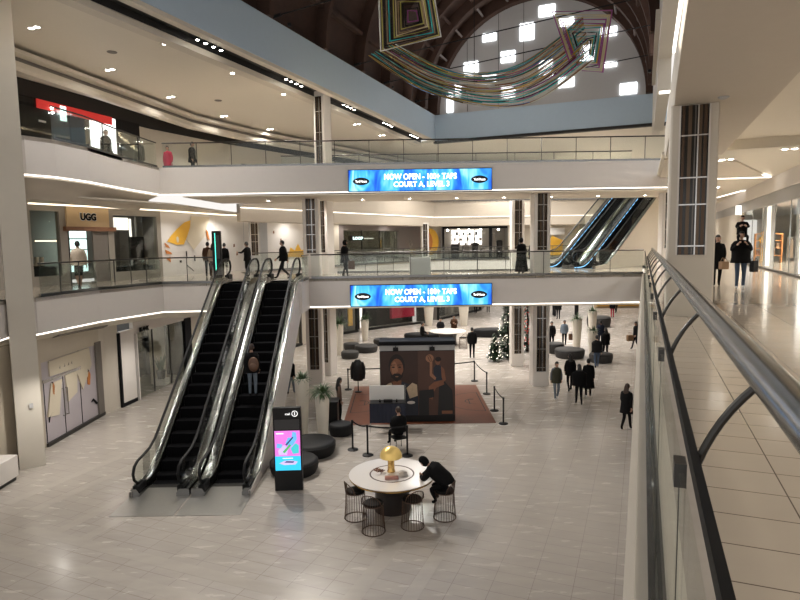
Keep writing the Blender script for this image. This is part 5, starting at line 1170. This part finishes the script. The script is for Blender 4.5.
for k in range(26):
    a = q.uniform(0, 2*PI); L = q.uniform(.5, .95); s = Vector((-math.sin(a), math.cos(a), 0))*.035; p = Vector((.08*math.cos(a), .08*math.sin(a), .66)); e = p+Vector((.4*L*math.cos(a), .4*L*math.sin(a), L)); m_ = (p+e)/2+Vector((0, 0, .08)); b.face([p-s, p+s, m_+s, m_-s]); b.face([m_-s, m_+s, e])
b.build('foliage', 'leaf', t)
def small_shop(p, q, label, items, back='shop_dark', head=3.0, glow=None, z0=0, top=3.9):
    t = at_wall('far_shop', label, 'shop front', p, q); L = (Vector(q)-Vector(p)).length
    b = MB(); b.box(0, L, 0, .2, head, top); b.box(0, .12, 0, .2, 0, head); b.box(L-.12, L, 0, .2, 0, head); b.box(0, L, -.03, .2, 0, .15); b.build('frame', 'shop_dark', t)
    b = MB(); b.box(.3, L-.5, 1.6, 1.7, 0, top); b.box(.02, .07, 0.2, 1.6, 0, top); b.box(L-.07, L-.02, .2, 1.6, 0, top); b.build('interior_wall', back, t)
    pbox(t, 'glass_window', 'glass_clear', .12, L-.12, .08, .09, .15, head)
    if glow: pbox(t, 'lit_wall', glow, L*.2, L*.75, 1.5, 1.6, 1.0, head-.2)
    for k, (s, y, w, h, zz, m) in enumerate(items): b = MB(); b.cbox(s*L-w/2, s*L+w/2, y, y+.3, zz, zz+h, .03); b.build('display_item', m, t)
    return t
small_shop((-7.7, 36.3), (-6.6, 39.0), 'warm lit shop window left of the front column on the court', [(.2, .8, .3, 1.6, .3, 'bag_tan'), (.45, 1.0, .3, 1.9, .3, 'brown_frame'), (.7, .7, .4, 1.0, .3, 'glow_warm'), (.85, 1.2, .3, 1.7, .3, 'cloth_cream')], 'shop_grey', glow='glow_warm')
small_shop((-5.4, 42.0), (-3.25, 44.5), 'shop window with orange posters behind the far left planter', [(.25, .4, .7, 1.3, 1.5, 'white_plastic'), (.3, .3, .5, .8, .5, 'orange_art'), (.65, .3, .8, 2.5, .3, 'ink'), (.85, .25, .45, 2.4, .5, 'yellow_art')], 'shop_grey')
small_shop((-2.7, 45.1), (2.4, 49.1), 'dark far shop with red goods on its shelves', [(.15, .5, 1.0, 2.3, .2, 'ink'), (.5, .6, .5, .5, 2.0, 'red_goods'), (.6, .6, .5, .5, 1.9, 'orange_art'), (.7, .6, .6, .5, 2.0, 'red_goods'), (.82, .6, .5, .5, 1.9, 'red_goods'), (.65, .6, 2.4, 1.0, .6, 'cloth_red'), (.2, 1.0, .12, .12, 2.6, 'lamp_white'), (.28, 1.0, .12, .12, 2.3, 'lamp_white')], 'shop_dark')
small_shop((3.3, 50.5), (7.9, 57.3), 'dark grey far shop front behind the far planters', [(.2, .5, .6, 1.6, .2, 'ink'), (.4, .5, .5, 1.2, .2, 'shop_grey_light'), (.6, .6, .7, 1.7, .2, 'shop_grey'), (.8, .5, .5, 1.8, .2, 'ink')], 'shop_grey', glow='taupe')
t = thing('light_post', 'bright white light post between the two far left shops', 'post', (-3.0, 44.75, 0)); b = MB(); b.cbox(-.12, .12, -.1, .1, 0, 3.9, .01); b.build('post', 'white_paint', t); b = MB(); b.box(-.07, .07, -.12, -.1, .3, 3.8); b.build('light_line', 'glow_white', t)
t = thing('counter', 'orange fronted counter standing in for a glow on the far right of the court', 'counter', (22.5, 58, 0)); b = MB(); b.cbox(-3.2, 4, -.4, .4, 0, 1.0, .03); b.build('body', 'tan_board', t); b = MB(); b.box(-3.2, 4, -.43, -.4, .2, .85); b.build('light_panel', 'yellow_art', t)  # counter put in for an orange glow, which is only painted on its front
t = thing('high_table', 'distant high table with dark stools far right on the court', 'table', (14.8, 52.5, 0)); b = MB(); b.cbox(-1.2, 1.2, -.5, .5, 1.0, 1.08, .02); b.build('tabletop', 'ink', t)
for x in (-1, 1): b = MB(); b.box(x-.06, x+.06, -.4, .4, 0, 1.0); b.build('leg', 'ink', t)

# ------------------------------------------------------------------ right hand shops
for k in range(15):
    u0 = -5+k*3.0
    if u0 > 40: break
    if u0 < 18: continue
    t = thing('shop_glazing', '%s glass shop front bay along the right walkway beyond the big column' % ['first', 'second', 'third', 'fourth', 'fifth', 'sixth', 'seventh', 'eighth'][k-8], 'shop front', (*uv(u0, 5.46), L2), 0)
    o = MB(); o.prism([uv(u0+.03, 5.45), uv(u0+2.97, 5.45), uv(u0+2.97, 5.465), uv(u0+.03, 5.465)], L2+.08, 8.2); o.build('glass', 'glass_clear', t, world=True)
    o = MB(); o.prism([uv(u0-.02, 5.44), uv(u0+.02, 5.44), uv(u0+.02, 5.475), uv(u0-.02, 5.475)], L2+.08, 8.2); o.build('mullion', 'steel', t, world=True)
for u, l in ((27.4, 'first bright vertical light column in the right shop windows'), (34.2, 'second bright vertical light column, farther along the right shop windows')):
    t = thing('light_column', l, 'light', (*uv(u, 5.7), L2)); o = MB(); o.prism([uv(u-.2, 5.58), uv(u+.2, 5.58), uv(u+.2, 6.0), uv(u-.2, 6.0)], L2, 8.6); o.build('pier', 'grey_paint', t, world=True)
    o = MB(); o.prism([uv(u-.23, 5.64), uv(u-.2, 5.64), uv(u-.2, 5.80), uv(u-.23, 5.80)], L2+.1, 8.3); o.build('light_line', 'glow_white', t, world=True)
t = thing('lit_poster', 'small bright poster screen in the right shop window', 'screen', (*uv(25.5, 5.62), L2+1.35)); o = MB(); o.prism([uv(25.6, 5.6), uv(26.9, 5.6), uv(26.9, 5.64), uv(25.6, 5.64)], L2+1.35, L2+2.0); o.build('screen', 'screen_white', t, world=True)
t = thing('hanging_sign', 'small bright hanging blade sign on the right bulkhead', 'sign', (*uv(40, 5.2), 8.3)); o = MB(); o.prism([uv(40, 5.02), uv(40.1, 5.02), uv(40.1, 5.32), uv(40, 5.32)], 8.05, 8.6); o.build('panel', 'glow_white', t, world=True)
t = thing('mannequin', 'yellow mannequin in the right shop', 'mannequin', (*uv(43.5, 7.0), L2)); b = MB(); b.lathe([(.10, 0), (.09, .8), (.19, .95), (.15, 1.15), (.24, 1.45), (.07, 1.58), (.06, 1.62), (.1, 1.72), (.09, 1.86), (.02, 1.92)], seg=16, sy=.7); b.build('figure', 'yellow_art', t, smooth=True)
mat('orange_shelf', (.55, .22, .06), .5)
t = thing('display_shelf', 'orange display shelf in the right shop beyond the yellow mannequin', 'shelf', (*uv(41, 6.9), L2), -AY)
b = MB()
for x in (-.7, .66): b.box(x, x+.05, -.25, .25, 0, 1.7)
for zz in (.4, .85, 1.3, 1.7): b.box(-.7, .71, -.25, .25, zz, zz+.04)
b.build('frame', 'orange_shelf', t)
for k in range(6): b = MB(); b.cbox(-.6+.2*k, -.44+.2*k, -.15, .15, .44+.45*(k % 2), .74+.45*(k % 2), .01); b.build('stored_box', 'bag_tan' if k % 2 else 'brown_frame', t)
def rack(u, v, cols, label):
    t = thing('clothes_rack', label, 'clothes rack', (*uv(u, v), L2), -AY+.4)
    b = MB(); b.tube([(-.8, 0, 0), (-.8, 0, 1.5), (.8, 0, 1.5), (.8, 0, 0)], .018, 8); b.build('rail', 'steel', t)
    for k, c in enumerate(cols): x = -.65+1.3*k/(len(cols)-1); b = MB(); b.loft([[(x+.04*math.cos(q*PI/4), .25*w*math.sin(q*PI/4), zz) for q in range(8)] for zz, w in ((.45, 1), (.9, .9), (1.3, .95), (1.44, .35))]); b.build('garment', c, t)
rack(30.5, 7.2, ['cloth_grey', 'cloth_coal', 'cloth_grey', 'cloth_greyblue', 'cloth_coal', 'cloth_grey', 'cloth_black', 'cloth_grey'], 'clothes rack of grey garments in the right shop, nearer one')
rack(36, 7.6, ['cloth_beige', 'cloth_grey', 'cloth_cream', 'cloth_brown', 'cloth_grey', 'cloth_beige'], 'clothes rack of beige garments in the right shop, farther one')
# ------------------------------------------------------------------ vault, end wall, tie rods
VC, VZ, VR = -6.85, 15.75, 7.55
def vp(u, a, r): x, y = uv(u, VC+r*math.cos(a)); return (x, y, VZ+r*math.sin(a))
b = MB(); N = 40
rings = [[vp(u, PI*k/N, VR) for k in range(N+1)] for u in (-6, 10, 25, 41.2)]
b.loft(rings, False, False); struct('ceiling_vault', b, 'wood_dark', 'dark timber barrel vault over the atrium')
def arch(u0, u1, r0, r1, name, m):
    b = MB(); b.loft([[vp(u0, PI*k/N, r0), vp(u1, PI*k/N, r0), vp(u1, PI*k/N, r1), vp(u0, PI*k/N, r1)] for k in range(N+1)]); return struct(name, b, m)
for k, u in enumerate([6, 11, 16, 20.5, 25, 29, 32.5, 36]): arch(u, u+.28, 6.95, VR, 'beam_arch_%d' % k, 'wood_rib')
arch(38.4, 38.9, 6.9, VR, 'beam_arch_8', 'wood_rib'); arch(40.6, 41.15, 6.8, VR, 'beam_arch_9', 'wood_rib')
for k in range(1, 12):
    a = PI*k/12; b = MB(); b.loft([[vp(u, a-.012, 7.2), vp(u, a+.012, 7.2), vp(u, a+.012, VR), vp(u, a-.012, VR)] for u in (-6, 41)]); struct('beam_purlin_%d' % k, b, 'wood_rib')
    b = MB(); b.loft([[vp(u, a-.009, 6.98), vp(u, a+.009, 6.98), vp(u, a+.009, 7.05), vp(u, a-.009, 7.05)] for u in (38.9, 40.6)]); struct('beam_strut_%d' % k, b, 'strut_grey')
b = MB(); pts = [vp(41.16, PI*k/N, 6.95) for k in range(N+1)]; pts2 = [vp(41.3, PI*k/N, 6.95) for k in range(N+1)]; n = len(pts)
b.raw(pts+pts2, [tuple(range(n)), tuple(range(2*n-1, n-1, -1))]+[(i, (i+1) % n, n+(i+1) % n, n+i) for i in range(n)]); struct('wall_arch_end', b, 'arch_wall')
SQ = [(-6.18, 22.08, 21.38, 1.03), (-7.48, 21.13, 20.04, .93), (-10.03, 20.86, 20.33, .93), (-8.74, 19.5, 18.78, .95), (-11.32, 19.11, 18.17, 1.0), (-10.05, 18.08, 17.55, .98), (-8.73, 17.14, 16.35, .96), (-6.21, 18.6, 17.57, .91), (-4.93, 21.07, 20.57, .94), (-3.6, 19.2, 18.26, .92), (-4.91, 17.36, 16.72, 1.02), (-12.86, 17.25, 15.85, .45), (-12.26, 17.73, 16.91, .43), (-2.34, 20.13, 19.58, 1.02), (-2.3, 17.98, 17.67, 1.02), (-1.07, 16.54, 15.87, 1.0)]
for k, (v, z1, z0, w) in enumerate(SQ):
    b = MB(); b.prism([uv(41.06, v-w/2), uv(41.06, v+w/2), uv(41.16, v+w/2), uv(41.16, v-w/2)], z0, z1); o = struct('window_%d' % (k+1), b, 'window_glow')
for k, v in enumerate((-11.6, -9.4, -7.7)):
    b = MB(); b.prism([uv(41.13, v-.012), uv(41.13, v+.012), uv(41.16, v+.012), uv(41.16, v-.012)], 15.8, VZ+math.sqrt(6.9**2-(v-VC)**2)); struct('trim_%d' % (60+k), b, 'dark_slot')
for k, (u, l) in enumerate([(21.0, 'nearest black tie rod across the atrium vault'), (28.2, 'second black tie rod across the atrium vault from the viewer'), (32, 'third black tie rod across the atrium vault from the viewer'), (37, 'farthest black tie rod across the atrium vault')]):
    t = thing('tie_rod', l, 'rod', (*uv(u, -14), 15.85)); b = MB(); b.tube([(*uv(u, -13.95), 15.85), (*uv(u, .33), 17.0)], .028, 8); b.build('rod', 'black_metal', t, world=True)
    b = MB(); b.tube([(*uv(u, -13.95), 15.84), (*uv(u, -13.6), 15.88)], .07, 8); b.build('bracket', 'black_metal', t, world=True)
t = thing('hanging_cable', 'thin black vertical cable hanging in front of the arched end wall', 'cable', (*uv(33, -8.9), 15.2)); b = MB(); b.tube([(*uv(33, -8.9), 14.9), (*uv(33, -8.9), 22.9)], .02, 6); b.build('cable', 'black_metal', t, world=True); b = MB(); b.lathe([(.03, 0), (.05, .1), (.03, .4)], (0, 0, -.3), 8); b.build('weight', 'black_metal', t)

# ------------------------------------------------------------------ hanging ribbon sculpture
def film(name, c, a):
    m = mat(name, c, .25, alpha=a); return name
FILM = [film('film_%d' % k, c, a) for k, (c, a) in enumerate([((.06, .46, .44), .9), ((.05, .60, .62), .85), ((.85, .85, .80), .7), ((.66, .42, .08), .9), ((.40, .10, .32), .9), ((.70, .72, .66), .8), ((.12, .30, .60), .9), ((.02, .022, .025), .95), ((.55, .50, .14), .9), ((.30, .12, .06), .95), ((.40, .62, .62), .85), ((.03, .03, .03), .95), ((.42, .30, .18), .9), ((.78, .66, .40), .85)])]
q = random.Random(11)
def ribbon(pts, w, th=.012):
    b = MB(); b.tube(pts, w/2, 6, ry=th); return b
t = thing('ribbon_sculpture', 'long swag of coloured glassy ribbons hanging across the atrium', 'sculpture', (*uv(25.5, -6.5), 12)); 
top = [(-11.3, 16.25), (-9.0, 14.9), (-7.2, 14.35), (-5.2, 14.5), (-3.5, 15.45), (-2.6, 16.2)]; bot = [(-11.2, 14.75), (-8.9, 13.15), (-6.7, 12.3), (-5.0, 12.0), (-3.6, 12.3), (-1.9, 13.4)]
def cat(P, n=25):
    out = []
    for i in range(n):
        f = i/(n-1)*(len(P)-1); k = min(len(P)-2, int(f)); s = f-k; p0, p1, p2, p3 = P[max(0, k-1)], P[k], P[k+1], P[min(len(P)-1, k+2)]
        out.append(tuple(.5*((2*p1[j])+(-p0[j]+p2[j])*s+(2*p0[j]-5*p1[j]+4*p2[j]-p3[j])*s*s+(-p0[j]+3*p1[j]-3*p2[j]+p3[j])*s**3) for j in range(2)))
    return out
NS = 54
for k in range(NS):
    f = k/(NS-1); P = [tuple(a[j]*(1-f)+c[j]*f for j in (0, 1)) for a, c in zip(top, bot)]; u = 27-3*f; jt = q.uniform(-.05, .05)
    pts = [(*uv(u+jt, v), zz+jt+.02*math.sin(i*.9+k)) for i, (v, zz) in enumerate(cat(P))]
    i0 = q.choice([0, 0, 0, 1, 2, 3]); i1 = 25-q.choice([0, 0, 0, 1, 2])
    cut = q.randint(7, 17)
    ribbon(pts[i0:cut+1], .125, .016).build('ribbon', FILM[q.randrange(len(FILM))], t, world=True); ribbon(pts[cut:i1], .12, .014).build('ribbon', FILM[q.randrange(len(FILM))], t, world=True)
def nested(label, C4, u, rings, name='ribbon_square', du=0):
    t = thing(name, label, 'sculpture', (*uv(u, C4[0][0]), C4[0][1])); cx = sum(p[0] for p in C4)/4; cz = sum(p[1] for p in C4)/4
    for k in range(rings):
        s = 1-k/(rings+1.5); pts = [(*uv(u+du*k, cx+(v-cx)*s), cz+(zz-cz)*s+q.uniform(-.05, .05)) for v, zz in C4]
        b = MB(); b.tube(pts, .036, 6, closed=True); b.build('ribbon', FILM[q.randrange(len(FILM))], t, world=True)
nested('nested square ribbon frame at the right end of the ribbon swag', [(-3.55, 15.75), (-1.3, 15.45), (-1.6, 13.2), (-2.75, 13.4)], 25, 12, du=.06)
nested('nested square ribbon frame hanging at the left above the ribbon swag', [(-10.2, 17.4), (-7.95, 17.2), (-7.55, 14.75), (-10.15, 14.55)], 23, 13, du=.05)
nested('flat ribbon frame near the top edge, right of the left hand frame', [(-7.7, 17.3), (-5.2, 17.6), (-5.4, 16.6), (-7.0, 16.35)], 23.5, 5)

# ------------------------------------------------------------------ lamps
def spot(loc, aim, power, deg=120, col=(1, .945, .875), r=.05, blend=1.0):
    l = bpy.data.lights.new('lamp_light', 'SPOT'); l.energy = power; l.spot_size = R(deg); l.spot_blend = blend; l.shadow_soft_size = r; l.color = col
    o = bpy.data.objects.new('lamp_light', l); C.objects.link(o); o.location = loc; o.rotation_euler = (Vector(aim)-Vector(loc)).to_track_quat('-Z', 'Y').to_euler(); return o
def downlight(x, y, z, label, rz=-AY, twin=True, group='ceiling downlights', s=1.0):
    t = thing('ceiling_light', label, 'light', (x, y, z), rz, group)
    b = MB(); b.box(-.26*s, .26*s, -.14*s, .14*s, -.012, 0); b.build('plate', 'white_paint', t)
    for k in ((-1, 1) if twin else (0,)): b = MB(); b.lathe([(.055*s, -.02), (.085*s, -.012), (.085*s, 0)], (k*.13*s, 0, 0), 14); b.build('lamp', 'lamp_white', t)
    return t
SP = [(-11.81, 20.05), (-9.47, 18.32), (-11.65, 24.8), (-8.12, 21.78), (-10.93, 29.36), (-6.76, 25.49), (-9.68, 33.8), (-5.32, 29.11), (-7.97, 37.77), (-2.45, 36.61), (-1.04, 40.44)]
for x, y in SP:
    downlight(x, y, CEIL, 'twin ceiling downlight in the cream ceiling above the top level walkway'); spot((x, y, CEIL-.08), (x, y, 0), 260, 150)
for k, (x, y) in enumerate([(-10.5, 22.6), (-8.9, 30.2)]):
    t = thing('ceiling_speaker', ['dark round ceiling speaker between the downlights above the red shop', 'dark round ceiling speaker farther along the cream ceiling'][k], 'speaker', (x, y, CEIL)); b = MB(); b.lathe([(.17, -.02), (.18, 0)], seg=20); b.build('grille', 'shop_grey', t)
for c, u in enumerate([17.3, 22.9, 28.3, 33.5, 38]):
    for k in range(4):
        x, y = uv(u+k*.42, -14.68); t = thing('track_spotlight', 'small white spotlight in the dark slot beside the blue grey wall', 'spotlight', (x, y, CEIL+.05), -AY, 'spotlights in the atrium slot')
        b = MB(); b.lathe([(.05, .18), (.06, .02), (.075, 0)], seg=12); b.build('can', 'black_metal', t); b = MB(); b.lathe([(.068, -.006), (.05, -.02)], seg=12); b.build('lens', 'lamp_white', t)
    x, y = uv(u+.6, -14.68); ax, ay = uv(u-3, -1.5); spot((x, y, CEIL), (ax, ay, 0), 2500, 115, r=.05)
for k in range(9):
    x = -6.3+k*2.28; downlight(x, 28.9, 8.84, 'small round downlight under the top bridge', 0, False, 'downlights under the top bridge', .8); spot((x, 28.9, 8.75), (x, 28.9, 0), 150, 140)
    if k > 0: spot((x, 28.2, 3.8), (x, 28.2, 0), 90, 150)
for u, v, l in [(21.6, 4.1, 'twin ceiling light beyond the walkway soffit, nearest visible'), (23.4, 2.6, 'twin ceiling light near the first ceiling tray'), (36, 3.5, 'twin ceiling light between the two ceiling trays'), (52, 3.5, 'farthest twin ceiling light over the right walkway')]:
    x, y = uv(u, v); downlight(x, y, 9.42, l, group=None)
for u in (0, 4, 8, 12): x, y = uv(u, 4.2); spot((x, y, 9.6), (x, y, 0), 190, 150)
for u in (24, 29, 36, 44, 53, 63): x, y = uv(u, 3.2); spot((x, y, 9.35), (x, y, 0), 330, 150)
for u in (20, 24, 28, 32, 36, 40): x, y = uv(u, 8.0); spot((x, y, 8.5), (x, y, 0), 950, 160)
x, y = uv(12.5, 1.3); t = thing('smoke_detector', 'small round smoke detector on the walkway soffit', 'detector', (x, y, 9.3)); b = MB(); b.lathe([(.05, -.04), (.09, -.02), (.1, 0)], seg=18); b.build('body', 'grey_paint', t)
for u, v, z0, a, l in ((30, .10, 14.27, (37, -8, 20), 'small added fill lamp on the ledge of the right atrium wall'), (22, -13.85, 15.78, (26, -5, 16.5), 'small added fill lamp on top of the blue grey left wall, nearer one'), (33, -13.85, 15.78, (38, -6, 18.5), 'small added fill lamp on top of the blue grey left wall, farther one')):  # lamps added to brighten the arched end wall, vault and ribbons
    x, y = uv(u, v); t = thing('added_fill_lamp', l, 'light', (x, y, z0)); b = MB(); b.lathe([(.07, 0), (.09, .1), (.08, .12)], seg=14); b.build('housing', 'black_metal', t); b = MB(); b.lathe([(.075, .118), (.02, .125)], seg=14); b.build('lens', 'lamp_white', t)
    spot((x, y, z0+.16), (*uv(a[0], a[1]), a[2]), 380, 140, (1, .96, .92))
# lights of the lower court and the shops on the left
for x, y, p in [(-10.6, 17, 120), (-10.5, 20.5, 130), (-10.2, 24.5, 130), (-9.3, 29.5, 130), (-6.0, 34.5, 150)]: spot((x+.25, y, 3.15), (x, y, 0), p, 150)
for x, y in [(-12.6, 21.6), (-11.6, 25.6), (-10.4, 29.5), (-9.9, 33.3), (-6.7, 38.0), (-3.6, 42.4), (-.5, 47.0), (5, 51.3), (9, 51.5), (13, 51.6)]: spot((x, y, 8.4), (x, y, 0), 130, 150)
for x, y in [(5, 36), (10, 40), (3, 44), (9, 48), (14, 45), (18, 52), (20, 60), (14, 60)]: spot((x, y, 13.7), (x, y, 0), 2300, 130, r=.05)
# world: the lit mall carries on behind the viewer
w = bpy.data.worlds.new('World'); bpy.context.scene.world = w; w.use_nodes = True; bg = w.node_tree.nodes['Background']; bg.inputs[0].default_value = (1, .955, .91, 1); bg.inputs[1].default_value = .65

# ------------------------------------------------------------------ camera
cam = bpy.data.cameras.new('Camera'); cam.sensor_width = 36; cam.lens = 590/800*36; cam.clip_start = .02; cam.clip_end = 300
co = bpy.data.objects.new('Camera', cam); C.objects.link(co)
co.matrix_world = Matrix.Translation((0, 0, EYE)) @ Matrix.Rotation(R(90-5.6), 4, 'X') @ Matrix.Rotation(-.0149, 4, 'Z')
sc = bpy.context.scene; sc.camera = co
sc.view_settings.view_transform = 'Standard'; sc.view_settings.look = 'None'; sc.view_settings.gamma = 1; sc.view_settings.exposure = .62
